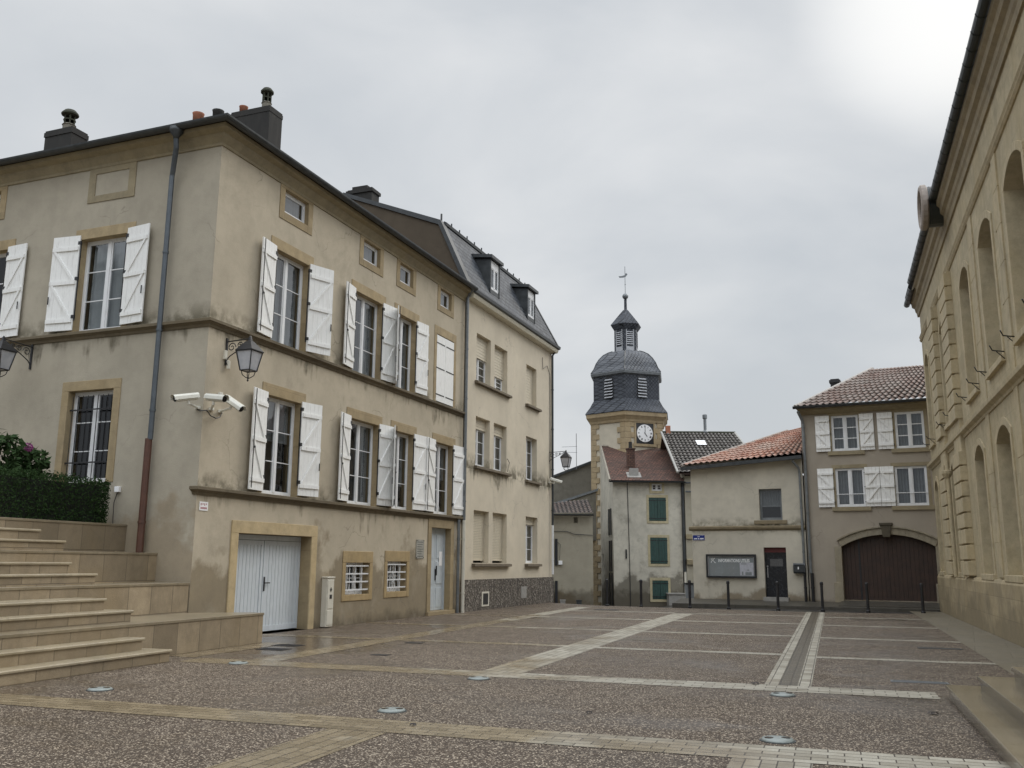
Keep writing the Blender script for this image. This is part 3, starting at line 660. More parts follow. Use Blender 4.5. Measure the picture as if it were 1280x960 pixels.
# entrance door
m = MB(); a, b, c, d = doorh; m.box(A, a, a + .06, -.24, -.17, c, d); m.box(A, b - .06, b, -.24, -.17, c, d); m.box(A, a + .06, b - .06, -.24, -.17, d - .07, d)
for u0, u1 in ((a + .06, (a + b) / 2 - .005), ((a + b) / 2 + .005, b - .06)):
    m.box(A, u0, u1, -.23, -.20, c + .01, d - .07)
    for zz in ((c + .1, c + .7), (c + .82, c + 1.5), (c + 1.62, d - .2)):
        m.box(A, u0 + .09, u1 - .09, -.202, -.185, zz[0], zz[1])
dd = m.build('door', M['doorw'], house, bevel=.005)
m = MB(); m.box(A, (a + b) / 2 + .02, (a + b) / 2 + .06, -.20, -.17, 1.05, 1.4); m.box(A, (a + b) / 2 + .04, (a + b) / 2 + .07, -.17, -.14, 1.2, 1.5); m.build('handle', M['iron'], dd)
m = MB(); m.box(A, b - .42, b - .2, -.184, -.178, 1.5, 1.95); m.build('notice', M['whitep'], dd)
# downpipes
m = MB(); m.lathe(L.P(.95, .38, 10.74), [(.06, 0), (.07, .06), (.15, .16), (.16, .26)], 12); m.build('hopper', M['zinc'], house, smooth=True)
pipe(house, L, 1.2, .14, 4.1, 10.0, .058, 'zinc3', top=[(1.17, .16, 10.08), (.97, .33, 10.56), (.95, .38, 10.76)])
pipe(house, L, 1.24, .14, 1.75, 4.12, .075, 'rustpipe')
pipe(house, A, 9.22, .12, 3.0, 10.7, .055, 'zinc2', top=[(9.22, .16, 10.8), (9.1, .42, 11.05)]); pipe(house, A, 9.22, .12, 0, 3.0, .06, 'cream')
pipe(house, A, 8.86, .1, 0, 3.0, .05, 'zinc2')
# chimneys
def stack(root, f, u0, u1, v0, v1, z0, z1, mat='chim', lip=.05):
    m = MB(); m.box(f, u0, u1, v0, v1, z0, z1 - .14); m.box(f, u0 - lip, u1 + lip, v0 - lip, v1 + lip, z1 - .14, z1 - .02); m.box(f, u0, u1, v0, v1, z1 - .02, z1 + .03); return m.build('chimney', M[mat], root)
def lantern_pot(root, c, h=.62, r=.13):
    m = MB(); m.lathe(c, [(r * 1.1, 0), (r, .04), (r, .2), (r * 1.15, .22), (r * .9, .25)], 12); m.build('chimney_pot', M['potgrey'], root, smooth=False)
    m = MB()
    for k in range(6): a = k * pi / 3; m.tube([(c[0] + r * .85 * cos(a), c[1] + r * .85 * sin(a), c[2] + .24), (c[0] + r * .85 * cos(a), c[1] + r * .85 * sin(a), c[2] + h - .16)], .022, 6)
    m.lathe((c[0], c[1], c[2] + .24 + (h - .4) / 2 - .015), [(r, 0), (r, .03), (r * .75, .03), (r * .75, 0)], 12)
    m.lathe((c[0], c[1], c[2] + h - .17), [(r * .9, 0), (r * 1.4, .03), (r * 1.42, .07), (r * .9, .16), (r * .3, .2), (0.01, .21)], 12); m.build('chimney_cowl', M['moss'], root, smooth=False)
ch = stack(house, A, .36, .95, -3.3, -2.0, 11.3, 14.0, lip=.012); lantern_pot(ch, A.P(.6, -2.3, 14.02), .68, .13)
m = MB(); m.lathe(A.P(.5, -3.0, 14.0), [(.11, 0), (.12, .2), (.13, .22), (.1, .23)], 12); m.build('chimney_pot', M['terra'], ch, smooth=True)
ch = stack(house, A, -1.75, -1.25, -3.1, -1.9, 11.6, 12.58)
for q in ((-1.6, -2.72, 'terra', .34), (-1.45, -2.22, 'chim', .4)):
    m = MB(); m.lathe(A.P(q[0], q[1], 12.6), [(.13, 0), (.14, q[3] - .04), (.155, q[3]), (.11, q[3] + .01)], 12); m.build('chimney_pot', M[q[2]], ch, smooth=True)
ch = stack(house, A, -3.1, -2.6, -6.25, -5.35, 11.4, 12.33, 'chim', .02); lantern_pot(ch, A.P(-2.85, -5.75, 12.33), .64, .15)
# meter box, plaque and house number stay with the wall they are fixed to
mb_ = thing('meter_box', A.P(1.15, 0, 0), 'tall white utility meter cabinet standing against the wall right of the garage', 'meter cabinet')
m = MB(); m.box(A, .95, 1.27, .0, .16, 0.02, 1.2); m.box(A, .93, 1.29, 0, .18, 1.2, 1.235); m.build('cabinet', M['cream'], mb_, bevel=.012)
m = MB(); m.box(A, .975, 1.245, .161, .172, .07, .42); m.build('door_panel', M['cream'], mb_, bevel=.004); m = MB(); m.box(A, .975, 1.245, .161, .172, .46, 1.15); m.build('door_panel', M['cream'], mb_, bevel=.004)
m = MB(); m.prism(A, [(1.11, .86), (1.155, .92), (1.11, .98), (1.065, .92)], .173, .178); m.box(A, 1.06, 1.16, .173, .178, .7, .8); m.build('hazard_mark', M['iron'], mb_)
pl = thing('wall_plaque', A.P(6.25, .02, 1.8), 'small pale glass plaque with faint lines left of the entrance door', 'plaque')
m = MB(); m.box(A, 6.0, 6.52, .012, .02, 1.72, 2.28); m.build('panel', simple('plaque_glass', (.36, .35, .31), .2), pl)
m = MB()
for k in range(7): m.box(A, 6.06, 6.46 - .05 * (k % 3), .0202, .022, 2.2 - k * .07, 2.215 - k * .07)
for (x, z) in ((6.03, 1.75), (6.49, 1.75), (6.03, 2.25), (6.49, 2.25)): m.lathe(A.P(x, .022, z), [(.012, -.012), (.012, .012)], 8)
m.build('lettering', M['frameblk'], pl)
nb = thing('hydrant_sign', A.P(-3.65, .01, 2.65), 'tiny white plate with red marks at the corner under the lower ledge', 'sign')
m = MB(); m.box(A, -3.76, -3.5, .006, .014, 2.62, 2.8); m.build('plate', M['whitep'], nb); m = MB()
for k in range(4): m.box(A, -3.73 + k * .055, -3.70 + k * .055, .0142, .016, 2.72 + .015 * (k % 2), 2.77)
m.box(A, -3.73, -3.53, .0142, .016, 2.65, 2.69); m.build('mark', simple('faded_red_print', (.45, .25, .27), .6), nb)
wl = thing('garden_socket', L.P(2.08, .02, 3.08), 'small white outdoor box with a cable on the wall right of the hedge', 'outdoor socket')
m = MB(); m.box(L, 2.0, 2.12, 0, .08, 3.02, 3.14); m.build('case', M['whitep'], wl, bevel=.01); m = MB(); m.tube([L.P(2.07, .03, 3.02), L.P(2.14, .03, 2.8), L.P(2.12, .03, 2.34)], .008, 6); m.build('cable', M['iron'], wl)

# ------------------------------------------------------------------ MANSARD HOUSE
mh = thing('mansard_house', A.P(9.32, 0, 0), 'cream rendered house with slate mansard roof, two dormers and rough grey plinth', 'house')
UB0, UB1 = 9.33, 18.6
BT = [(10.28, 11.6, 7.98, 9.72), (11.98, 13.28, 7.98, 9.68), (15.4, 16.62, 7.98, 9.62)]
BM = [(10.3, 11.6, 4.96, 6.7), (11.98, 13.26, 4.96, 6.7), (15.4, 16.7, 4.9, 6.65)]
BL = [(10.24, 11.6, 1.6, 3.4), (11.96, 13.36, 1.6, 3.4), (15.4, 16.78, 1.6, 3.43)]
m = MB(); wall(m, A, UB0, UB1, .95, 10.75, BT + BM + BL, v=.03, depth=.3)
m.quad(A.P(UB1, .03, .95), A.P(UB1, -9, .95), A.P(UB1, -9, 10.75), A.P(UB1, .03, 10.75)); m.quad(A.P(UB0, -9, .95), A.P(UB1, -9, .95), A.P(UB1, -9, 10.75), A.P(UB0, -9, 10.75)); m.build('wall', M['stB'], mh)
m = MB(); m.box(A, UB0 + .2, UB1 - .3, -8, -1, -.1, 10.5); m.build('interior', M['dark'], mh)
rs = N('roughcast_plinth'); p_ = rs.pos(); v_ = rs.n('TexVoronoi', Vector=p_, Scale=16.); c_ = rs.ramp(rs.n('SeparateXYZ', Vector=v_.outputs['Color']).outputs[0], [(0, (.06, .05, .042)), (.6, (.14, .12, .098)), (1, (.30, .27, .23))])
c_ = rs.mix(rs.mr(rs.noise(rs.scl(p_, (3, 3, .5)), 2, 4), .4, .7, 0, .7), c_, (.05, .042, .035)); M['rough'] = rs.done(c_, .9, v_.outputs['Distance'], .8, .03)
m = MB(); m.box(A, UB0, UB1 + .05, -.1, .09, -.1, 1.04); m.box(A, UB1 - .05, UB1 + .05, -8, -.1, -.3, 1.04); m.build('plinth', M['rough'], mh)
for h in BT + BM + BL:
    lo = h in BL and h[0] < 14
    drop = {0: .8, 1: 1.12, 2: 1.7}[BT.index(h)] if h in BT else (.38 if h in BM and h[0] < 14 else (0 if h[0] > 14 else 1.7))
    if h == BL[2]: drop = 0.28
    if drop < 1.6: window(mh, A, h[0], h[1], h[2], h[3] - drop + .02 if drop else h[3], v=-.22, rows=3, cols=2, mull=.06, fw=.05, glass='glassd', curt=[(.02, .98, 0, 'voile')])
    if drop:
        m = MB(); z = h[3] - drop; n = int(drop / .055)
        for k in range(n): m.box(A, h[0] + .01, h[1] - .01, -.16, -.145 + .006 * (k % 2), z + .02 + k * drop / n, z + .02 + (k + .92) * drop / n)
        m.box(A, h[0] + .01, h[1] - .01, -.165, -.135, z - .02, z + .018); m.build('roller_blind', M['blind'], mh)
for (a, b, z) in ((10.15, 13.5, 7.98), (15.3, 16.95, 7.98), (10.18, 13.5, 4.96), (15.3, 17.0, 4.9), (10.12, 13.58, 1.6), (15.3, 17.0, 1.6)):
    m = MB(); m.profile(A, [(-.2, z), (.16, z - .03), (.17, z - .12), (.03, z - .13), (-.2, z - .13)], a, b); m.build('window_sill', M['sill'], mh, bevel=.006)
m = MB(); m.tube([A.P(13.33, .05, 5.0), A.P(13.35, .12, 5.35), A.P(13.3, .05, 5.5)], .012, 6); m.build('iron_hook', M['iron'], mh)
m = MB(); m.box(A, 10.9, 11.55, .085, .1, .12, .62); m.build('vent_frame', M['cream'], mh); m = MB(); m.box(A, 11.0, 11.45, .1, .105, .18, .56); m.build('vent_mesh', M['iron'], mh); m = MB(); m.box(A, 14.75, 15.35, .085, .1, .28, .72); m.build('vent_frame', M['conc'], mh)
# eave slab (cream fascia) and gutter
m = MB(); m.profile(A, [(-.1, 10.72), (.28, 10.76), (.32, 10.84), (.32, 10.92), (-.1, 10.94)], UB0, UB1 + .1); m.build('eaves', M['fascia'] if 'fascia' in M else M.setdefault('fascia', simple('cream_fascia', (.66, .62, .50), .7, var=.08)), mh)
m = MB(); m.profile(A, [(.32, 10.90), (.40, 10.93), (.42, 11.03), (.1, 11.08), (.1, 10.96)], UB0, UB1 + .14); m.build('gutter', M['zinc'], mh)
# steep mansard slope with end hip, upper low slope
ME0, ME1 = A.P(UB0, .3, 11.05), A.P(UB1 + .1, .3, 11.05); MT0, MT1 = A.P(UB0, -.9, 13.62), A.P(17.75, -.9, 13.62)
m = MB(); m.quad(ME0, ME1, MT1, MT0); m.quad(ME1, A.P(UB1 + .1, -9.3, 11.05), A.P(17.75, -8.2, 13.62), MT1); m.build('mansard_slope', M['slate'], mh)
m = MB(); m.quad(MT0, MT1, A.P(15.5, -5, 15.3), A.P(UB0, -5, 15.3)); m.quad(MT1, A.P(17.75, -8.2, 13.62), A.P(15.5, -5, 15.3)); m.quad(A.P(UB0, -9, 13.6), A.P(17.75, -8.2, 13.62), A.P(15.5, -5, 15.3), A.P(UB0, -5, 15.3)); m.build('roof', M['slate'], mh)
m = MB(); m.profile(A, [(-.95, 13.55), (-.82, 13.56), (-.8, 13.66), (-.9, 13.72), (-1.0, 13.68)], UB0, 17.8)
for k in range(12): m.lathe(A.P(9.9 + k * .7, -.88, 13.7), [(.03, 0), (.03, .12)], 6)
m.tube([MT1, ME1], .05, 6); m.build('ridge_flashing', M['zinc'], mh)
# party wall between the houses with zinc coping
PW = Fr(A.P(9.28, 0, 0)[:2], 0, A.d, (-A.n[0], -A.n[1]))     # u = depth behind facade
m = MB(); m.prism(PW, [(-.2, 11.05), (.95, 13.55), (5.0, 15.2), (9, 13.2), (9, 10.9), (-.2, 10.9)], -.22, .03); m.build('party_wall', M['stD'], mh)
m = MB(); m.prism(PW, [(-.28, 11.1), (-.12, 11.06), (.98, 13.5), (5.0, 15.15), (5.0, 15.3), (.9, 13.66)], -.28, .1); m.build('coping', M['zinc'], mh)
m = MB(); m.tube([PW.P(.95, -.1, 13.6), PW.P(.95, -.1, 13.95)], .035, 6); m.build('vent_pipe', M['zinc'], mh)
ch = stack(mh, A, 9.15, 9.7, -4.9, -3.85, 14, 15.38); m = MB(); m.box(A, 9.22, 9.62, -4.75, -4.1, 15.4, 15.55); m.build('chimney_cap', M['chim'], ch)
def dormer(u):
    w = .47; m = MB(); z0_, z1_ = 11.5, 12.82
    for s_ in (-1, 1): m.prism(Fr(A.P(u + s_ * w, 0, 0)[:2], 0, (A.d[0] * s_, A.d[1] * s_), (-A.n[0], -A.n[1])), [(-.12, z0_), (-.12, z1_), (1.0, z1_ + .1), (.75, 12.9), (-.02, z0_)], -.06, .0)
    m.box(A, u - w, u + w, .06, .1, z0_, z0_ + .16); o = m.build('dormer', M['zinc'], mh)
    m = MB(); m.prism(Fr(A.P(u - w - .12, 0, 0)[:2], 0, A.d, (-A.n[0], -A.n[1])), [(-.22, z1_ + .0), (-.22, z1_ + .12), (1.1, z1_ + .3), (1.1, z1_ + .16)], 0, 2 * w + .24); m.build('dormer_roof', M['zinc'], o)
    m = MB(); m.box(A, u - w + .06, u + w - .06, .02, .08, z1_ - .26, z1_ - .02); m.build('blind_box', M['pvc'], o)
    window(mh, A, u - w + .06, u + w - .06, z0_ + .17, z1_ - .26, v=.05, rows=1, cols=2, mull=.08)
dormer(11.75); dormer(15.75)
# corner downpipe, cable
pipe(mh, A, 18.45, .12, 3.2, 10.6, .05, 'zinc', top=[(18.5, .2, 10.75)]); pipe(mh, A, 18.45, .12, 1.15, 3.2, .05, 'pvc')
m = MB(); m.tube([A.P(17.3, .06, 10.3), A.P(17.35, .06, 9.8), A.P(17.9, .06, 10.05), A.P(18.3, .06, 9.7), A.P(18.32, .06, 5.2)], .012, 5); m.build('cable', M['iron'], mh)

# ------------------------------------------------------------------ wall lanterns
def lantern(f, u, z, reach, label, sc=1.):
    base = f.P(u, 0, z); r = thing('wall_lantern', base, label, 'wall lantern', 'black wall lanterns on scroll brackets')
    m = MB(); m.box(f, u - .025, u + .025, 0, .03, z - .52 * sc, z + .08 * sc)
    m.tube([f.P(u, .02, z), f.P(u, reach, z + .03)], .014, 6)
    for (c0, c1, rr) in ((.15, -.13, .105), (.36, -.1, .075), (.52, -.075, .05)):
        pts = [f.P(u, c0 * sc + rr * sc * (1 - k / 26) * cos(k * .42), z + c1 * sc + rr * sc * (1 - k / 26) * sin(k * .42)) for k in range(22)]; m.tube(pts, .011, 5)
    m.tube([f.P(u, .02, z - .42 * sc), f.P(u, .1, z - .33 * sc), f.P(u, .3 * sc, z - .22 * sc), f.P(u, .52 * sc, z - .12 * sc), f.P(u, reach - .04, z)], .012, 6)
    m.build('bracket', M['iron'], r)
    c = f.P(u, reach, z - .03); rt = atan2(f.d[0], f.d[1]) + pi / 4; q = MB()
    q.lathe((c[0], c[1], z - .27 * sc), [(.30 * sc, 0), (.305 * sc, .02), (.17 * sc, .16 * sc), (.15 * sc, .17 * sc), (.10 * sc, .22 * sc), (.05 * sc, .25 * sc), (.03 * sc, .33 * sc), (.012, .36 * sc)], 4, rt)
    zb, zt = z - .68 * sc, z - .27 * sc
    for k in range(4):
        a = rt + k * pi / 2; q.tube([(c[0] + .275 * sc * sin(a), c[1] + .275 * sc * cos(a), zt), (c[0] + .175 * sc * sin(a), c[1] + .175 * sc * cos(a), zb)], .014, 5)
        a2 = a + pi / 2; q.tube([(c[0] + .18 * sc * sin(a), c[1] + .18 * sc * cos(a), zb), (c[0] + .18 * sc * sin(a2), c[1] + .18 * sc * cos(a2), zb)], .014, 5)
        q.tube([(c[0] + .15 * sc * sin(a), c[1] + .15 * sc * cos(a), zb), (c[0] + .12 * sc * sin(a), c[1] + .12 * sc * cos(a), zb - .1 * sc), (c[0] + .05 * sc * sin(a), c[1] + .05 * sc * cos(a), zb - .15 * sc), (c[0], c[1], zb - .17 * sc)], .010, 5)
    q.lathe((c[0], c[1], zb - .24 * sc), [(.005, 0), (.025, .03), (.012, .06), (.02, .09)], 8); q.build('lantern_frame', M['iron'], r)
    g = MB(); g.lathe((c[0], c[1], zb + .005), [(.165 * sc, 0), (.262 * sc, zt - zb - .01)], 4, rt); g.build('glass_shade', M['lampglass'], r)
lantern(A, -3.25, 6.28, .62, 'black lantern on a scroll bracket hanging at the front corner of the beige corner house')
lantern(L, 5.0, 6.42, .78, 'black lantern on the side wall of the corner house, left of its downpipe')
lantern(A, 18.3, 6.3, .78, 'small distant black lantern at the far corner of the cream mansard house', .95)
jb = thing('junction_box', A.P(-3.2, 0, 5.6), 'small beige cable box below the front corner lantern', 'junction box')
m = MB(); m.box(A, -3.34, -3.26, 0, .06, 5.88, 6.08); m.lathe(A.P(-3.22, .06, 5.68), [(.045, 0), (.045, .17), (.03, .19)], 10); m.build('case', M['cream'], jb, bevel=.008); m = MB(); m.tube([A.P(-3.3, .05, 5.9), A.P(-3.3, .07, 5.8), A.P(-3.22, .06, 5.72)], .01, 5); m.build('cable', M['iron'], jb)
# ------------------------------------------------------------------ security cameras
def seccam(mount, tail, head, label, up=.075):
    mount, tail, head = Vector(mount), Vector(tail), Vector(head); r = thing('security_camera', tuple(mount), label, 'security camera', 'off white security cameras')
    ax = (head - tail).normalized(); side = ax.cross(Vector((0, 0, 1))).normalized(); upv = side.cross(ax); Ln = (head - tail).length
    def bx(m, x0, x1, y0, y1, z0, z1):
        p = [tail + ax * x + side * y + upv * z for z in (z0, z1) for y in (y0, y1) for x in (x0, x1)]
        m.add(p, [(0, 1, 3, 2), (4, 6, 7, 5), (0, 4, 5, 1), (2, 3, 7, 6), (0, 2, 6, 4), (1, 5, 7, 3)])
    m = MB(); m.lathe(tail, [(.055, 0), (.066, .01), (.066, Ln - .05), (.05, Ln - .05)], 14, axis=(ax, side, upv)); m.build('housing', M['camera'], r, smooth=False)
    m = MB(); prof = [(-.082, -.02), (-.075, .045), (-.04, .085), (.04, .085), (.075, .045), (.082, -.02)]
    for i in range(5):
        a, b = prof[i], prof[i + 1]; p = [tail + ax * x + side * q[0] + upv * q[1] for x in (-.02, Ln) for q in (a, b)]; m.add(p, [(0, 1, 3, 2)])
    m.build('sun_shield', M['camera'], r, recalc=False)
    m = MB(); m.lathe(tail + ax * (Ln - .052), [(.06, 0), (.06, .006), (.02, .008)], 14, axis=(ax, side, upv)); m.build('lens', M['black'], r)
    mid = tail.lerp(head, .38); m = MB(); m.tube([mount, mid - upv * .12], .028, 8); m.tube([mid - upv * .14, mid - upv * .05], .03, 8); m.build('arm', M['camera'], r)
    m = MB(); m.lathe(mount, [(.06, -.03), (.06, .03)], 12); m.build('mount', M['camera'], r)
    return r
seccam(L.P(.12, .02, 4.74), (-6.45, 18.55, 4.90), (-6.78, 18.12, 4.77), 'left security camera of the corner group, pointing over the stairs')
seccam(A.P(-3.62, .02, 4.74), (-6.30, 18.76, 4.92), (-5.80, 18.38, 4.82), 'middle security camera of the corner group, pointing at the square')
seccam(A.P(-3.32, .02, 4.74), (-5.95, 18.9, 4.92), (-5.52, 18.62, 4.64), 'right security camera of the corner group, tilted down the street')
cb = thing('camera_cable', A.P(-3.5, .03, 4.7), 'black cable looping between the security cameras round the corner', 'cable')
m = MB(); m.tube([A.P(-3.83, .08, 4.68), A.P(-3.72, .1, 4.58), A.P(-3.55, .1, 4.55), A.P(-3.4, .08, 4.6), A.P(-3.32, .06, 4.7)], .012, 6); m.tube([L.P(.1, .06, 4.7), L.P(.03, .07, 4.66), A.P(-3.83, .08, 4.68)], .012, 6); m.build('cable_run', M['iron'], cb); m = MB(); m.box(A, -3.42, -3.32, 0, .06, 5.02, 5.14); m.build('junction_case', M['camera'], cb, bevel=.008)
seccam(A.P(18.2, .05, 5.0), A.P(18.0, .18, 5.12), A.P(18.2, .62, 4.98), 'white security camera at the far corner of the mansard house under the lantern')

# ------------------------------------------------------------------ TERRACED STAIRS
st = thing('terraced_stairs', S.P(13.1, -10, 0), 'wet ochre stone stairs and stepped retaining walls rising beside the corner house', 'stairs')
SE = 13.15; rz = .195
tt = [-9.95, -10.27, -10.62, -10.95, -11.3, -11.98, -12.25, -12.52, -12.87, -13.12, -13.38, -13.73]
ends = [12.98, 12.7, None, 13.2, 12.95, None, 13.75, 13.4, None, 13.85, 13.5, None]
tier_end = {2: 16.6, 5: 15.98, 8: 16.3, 11: 16.6}
for i, t in enumerate(tt):
    z = rz * (i + 1)
    if i in tier_end:
        nb_ = tt[i + 1] if i < 11 else -30
        e = tier_end[i]; m = MB()
        poly = [(-3, t), (e, t), (e, t - (1.4 if i == 2 else 1.2)), (e - .01, -30 if i == 11 else t - 4), (-3, -30 if i == 11 else t - 4)]
        if i == 2: poly = [(-3, t), (e, t), (e, t - .34), (15.9, t - 1.33), (15.9, t - 5), (-3, t - 5)]
        m.plate(S, poly, -.05, z - .045); m.build('retaining_wall', M['stairwall'], st)
        m = MB(); pc = [(a, b) for a, b in poly]; pc = [(-3, t + .015), (e + .01, t + .015)] + ([(e + .01, t - .34), (15.9, t - 1.33)] if i == 2 else []) + [(e + (.01 if i != 2 else -1.2), t - 5 if i < 11 else -30), (-3, t - 5 if i < 11 else -30)]
        m.plate(S, pc, z - .044, z); m.build('terrace_paving', M['step'], st, bevel=.004)
    else:
        e = ends[i]; tb = min(q for q in tt) if False else [tt[j] for j in range(i, 12) if j in tier_end][0]
        m = MB(); m.box(S, -3, e - .03, tb + .002, t - .03, -.02, z - .048); m.build('riser', M['stairwall'], st)
        m = MB(); m.profile(S, [(tb + .002, z - .047), (t - .01, z - .047), (t, z - .038), (t, z - .012), (t - .012, z), (tb + .002, z)], -3, e); m.build('tread', M['tread'], st, bevel=.005)

# ------------------------------------------------------------------ hedge and hydrangea
def leafmass(n, fn, size, name, mat, parent, seed=1, squash=1.):
    rnd = random.Random(seed); m = MB(); k = 0
    while k < n:
        c, nrm, s_ = fn(rnd)
        if c is None: continue
        k += 1; c = Vector(c); d = (Vector(nrm) * .6 + Vector((rnd.gauss(0, 1), rnd.gauss(0, 1), rnd.gauss(0, .8)))).normalized()
        a = d.orthogonal().normalized(); a.rotate(Matrix.Rotation(rnd.random() * 6.28, 3, d)); b = d.cross(a); z = size * s_ * (.7 + .6 * rnd.random())
        m.add([c - a * z, c - a * z * .2 + b * z * .42 + d * z * .08, c + a * z, c - a * z * .2 - b * z * .42 + d * z * .08], [(0, 1, 2, 3)])
    return m.build(name, M[mat], parent, recalc=False)
hd = thing('hedge', S.P(12, -14.2, 2.34), 'clipped dark green box hedge on the top terrace', 'hedge')
HU0, HU1, HV0, HV1, HZ0, HZ1 = 4.0, 15.65, -14.85, -13.86, 2.32, 3.2
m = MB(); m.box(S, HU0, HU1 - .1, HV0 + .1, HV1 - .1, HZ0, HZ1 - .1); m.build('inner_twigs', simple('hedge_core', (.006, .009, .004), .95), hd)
def hfn(r):
    if r.random() < .02:
        u = HU0 + (HU1 - HU0) * r.random(); return S.P(u, HV1 - .9 * r.random(), HZ1 + .03 + .09 * r.random()), (0, 0, 1), 1.3
    side = r.random(); u = HU0 + (HU1 - HU0) * r.random(); v = HV0 + (HV1 - HV0) * r.random(); z = HZ0 + (HZ1 - HZ0) * r.random()
    bump = .05 * mnoise.noise(Vector((u * 1.5, v * 1.5, z * 1.5))) + .028 * r.gauss(0, 1)
    if side < .55: return S.P(u, HV1 + bump - .02, z), (*S.n, .2), 1
    if side < .8: return S.P(u, v, HZ1 + bump), (0, 0, 1), 1
    return S.P(HU1 + bump, v, z), (*S.d, .2), 1
leafmass(26000, hfn, .026, 'foliage', 'leaf', hd, 3)
hy = thing('hydrangea', S.P(13.6, -15.6, 2.34), 'leafy hydrangea bush with one pink flower head behind the hedge', 'shrub')
HC = [(14.0, -15.1, 3.6, .5), (13.2, -15.3, 3.9, .6), (13.6, -15.5, 4.2, .4), (12.4, -15.2, 3.8, .6), (14.6, -15.0, 3.45, .4), (13.2, -15.6, 4.5, .36), (11.8, -15.4, 4.1, .5)]
def yfn(r):
    u, v, z, R_ = HC[r.randrange(len(HC))]; d = Vector((r.gauss(0, 1), r.gauss(0, 1), r.gauss(0, 1))).normalized(); q = R_ * (.55 + .5 * r.random()); c = Vector(S.P(u, v, z)) + d * q; return c, (d.x, d.y, d.z + .8), 1
leafmass(2600, yfn, .095, 'foliage', 'leaf2', hy, 5)
m = MB()
for u, v, z, R_ in HC: m.tube([S.P(13.4, -15.6, 2.3), S.P((u + 13.4) / 2 + .1, v - .1, 3.0), S.P(u, v, z + R_ * .3)], .018, 5, .006)
m.build('stem', M['stem'], hy)
def ffn(r): d = Vector((r.gauss(0, 1), r.gauss(0, 1), r.gauss(0, 1))).normalized(); return Vector(S.P(14.3, -14.72, 3.78)) + d * .085, d, 1
leafmass(260, ffn, .022, 'flower_head', 'pink', hy, 6)

# ------------------------------------------------------------------ PALE HALL on the right
hall = thing('sandstone_hall', R.P(0, 0, 0), 'large pale sandstone civic building with tall arched windows along the right edge', 'civic building')
UW = [(-.35, .85), (4.75, 6.3), (9.95, 11.55), (13.4, 15.2), (16.95, 18.8), (20.6, 22.5)]
hr = [(a, b, 5.95, 9.25, .32) for a, b in UW] + [(a + .05, b - .05, 1.42, 4.6 if i != 1 else 4.75, .3) for i, (a, b) in enumerate(UW)]
m = MB(); wall(m, R, -1.0, 27, 0, 11.3, hr, rv_=('Rq', hall), depth=.42)
m.quad(R.P(-1.0, 0, 0), R.P(-1.0, -14, 0), R.P(-1.0, -14, 11.3), R.P(-1.0, 0, 11.3)); m.quad(R.P(27, 0, 0), R.P(27, -14, 0), R.P(27, -14, 11.3), R.P(27, 0, 11.3)); m.build('wall', M['R'], hall)
m = MB(); m.box(R, 0, 26, -13, -1.4, 0, 11.2); m.build('interior', M['dark'], hall)
for h in hr: window(hall, R, h[0], h[1], h[2], h[3], v=-.4, rows=5, cols=2, mat='pvc', glass='glassd')
for h in hr:       # flat proud band round each opening with an eared arch
    a, b, c, d, r_ = h; m = MB(); w = .17; n = 10; mid = (a + b) / 2
    ai, ao = arcpts(a, b, d, r_, n), arcpts(a, b, d, r_, n, w); ao[0] = (a - w, ao[0][1]); ao[-1] = (b + w, ao[-1][1])
    m.box(R, a - w, a - .001, -.01, .03, c - .1, d - r_); m.box(R, b + .001, b + w, -.01, .03, c - .1, d - r_)
    m.prism(R, [(a - w, d - r_), ai[0], ao[0]], -.01, .03); m.prism(R, [(b + w, d - r_), ai[-1], ao[-1]], -.01, .03)
    for k in range(n): m.prism(R, [ai[k], ai[k + 1], ao[k + 1], ao[k]], -.01, .03)
    m.box(R, a - w - .03, b + w + .03, -.3, .09, c - .14, c - .001); m.build('window_surround', M['Rq'], hall, bevel=.008)
m = MB(); m.profile(R, [(-.02, 0), (.1, 0), (.1, 1.22), (.06, 1.3), (-.02, 1.32)], -1.1, 27); m.box(R, -1.12, -1.0, -14, .06, 0, 1.31); m.build('plinth', M['Rp'], hall, bevel=.01)
m = MB(); m.profile(R, [(-.01, 5.1), (.03, 5.1), (.05, 5.16), (.14, 5.22), (.15, 5.32), (.06, 5.38), (-.01, 5.4)], -1.1, 27); m.build('string_course', M['Rq'], hall, bevel=.006)
m = MB(); m.profile(R, [(-.01, 10.0), (.03, 10.0), (.07, 10.06), (.05, 10.12), (.08, 10.18), (-.01, 10.2)], -1.05, 27); m.build('frieze_moulding', M['Rq'], hall)
m = MB(); m.profile(R, [(-.02, 11.05), (.05, 11.05), (.07, 11.2), (.11, 11.26), (.13, 11.38), (.22, 11.44), (.24, 11.58), (.31, 11.64), (.32, 11.76), (-.02, 11.76)], -1.3, 27); m.build('cornice', stone('hall_cornice_stone', (.36, .30, .20), var=.15), hall)
M['m_'] = M['Rq']
for (u0, u1) in ((3.1, 4.5), (6.75, 8.3)):
    m = MB(); m.box(R, u0 + .03, u1 - .03, -.012, .105, 1.34, 9.97); z = 1.36; k = 0
    while z < 9.95:
        zt = min(z + .40, 9.98)
        if not (z < 5.42 and zt > 5.08): m.box(R, u0, u1, -.01, .19, z, zt - .02)
        z += .43; k += 1
    m.build('quoin_pilaster', M['Rq'], hall, bevel=.012)
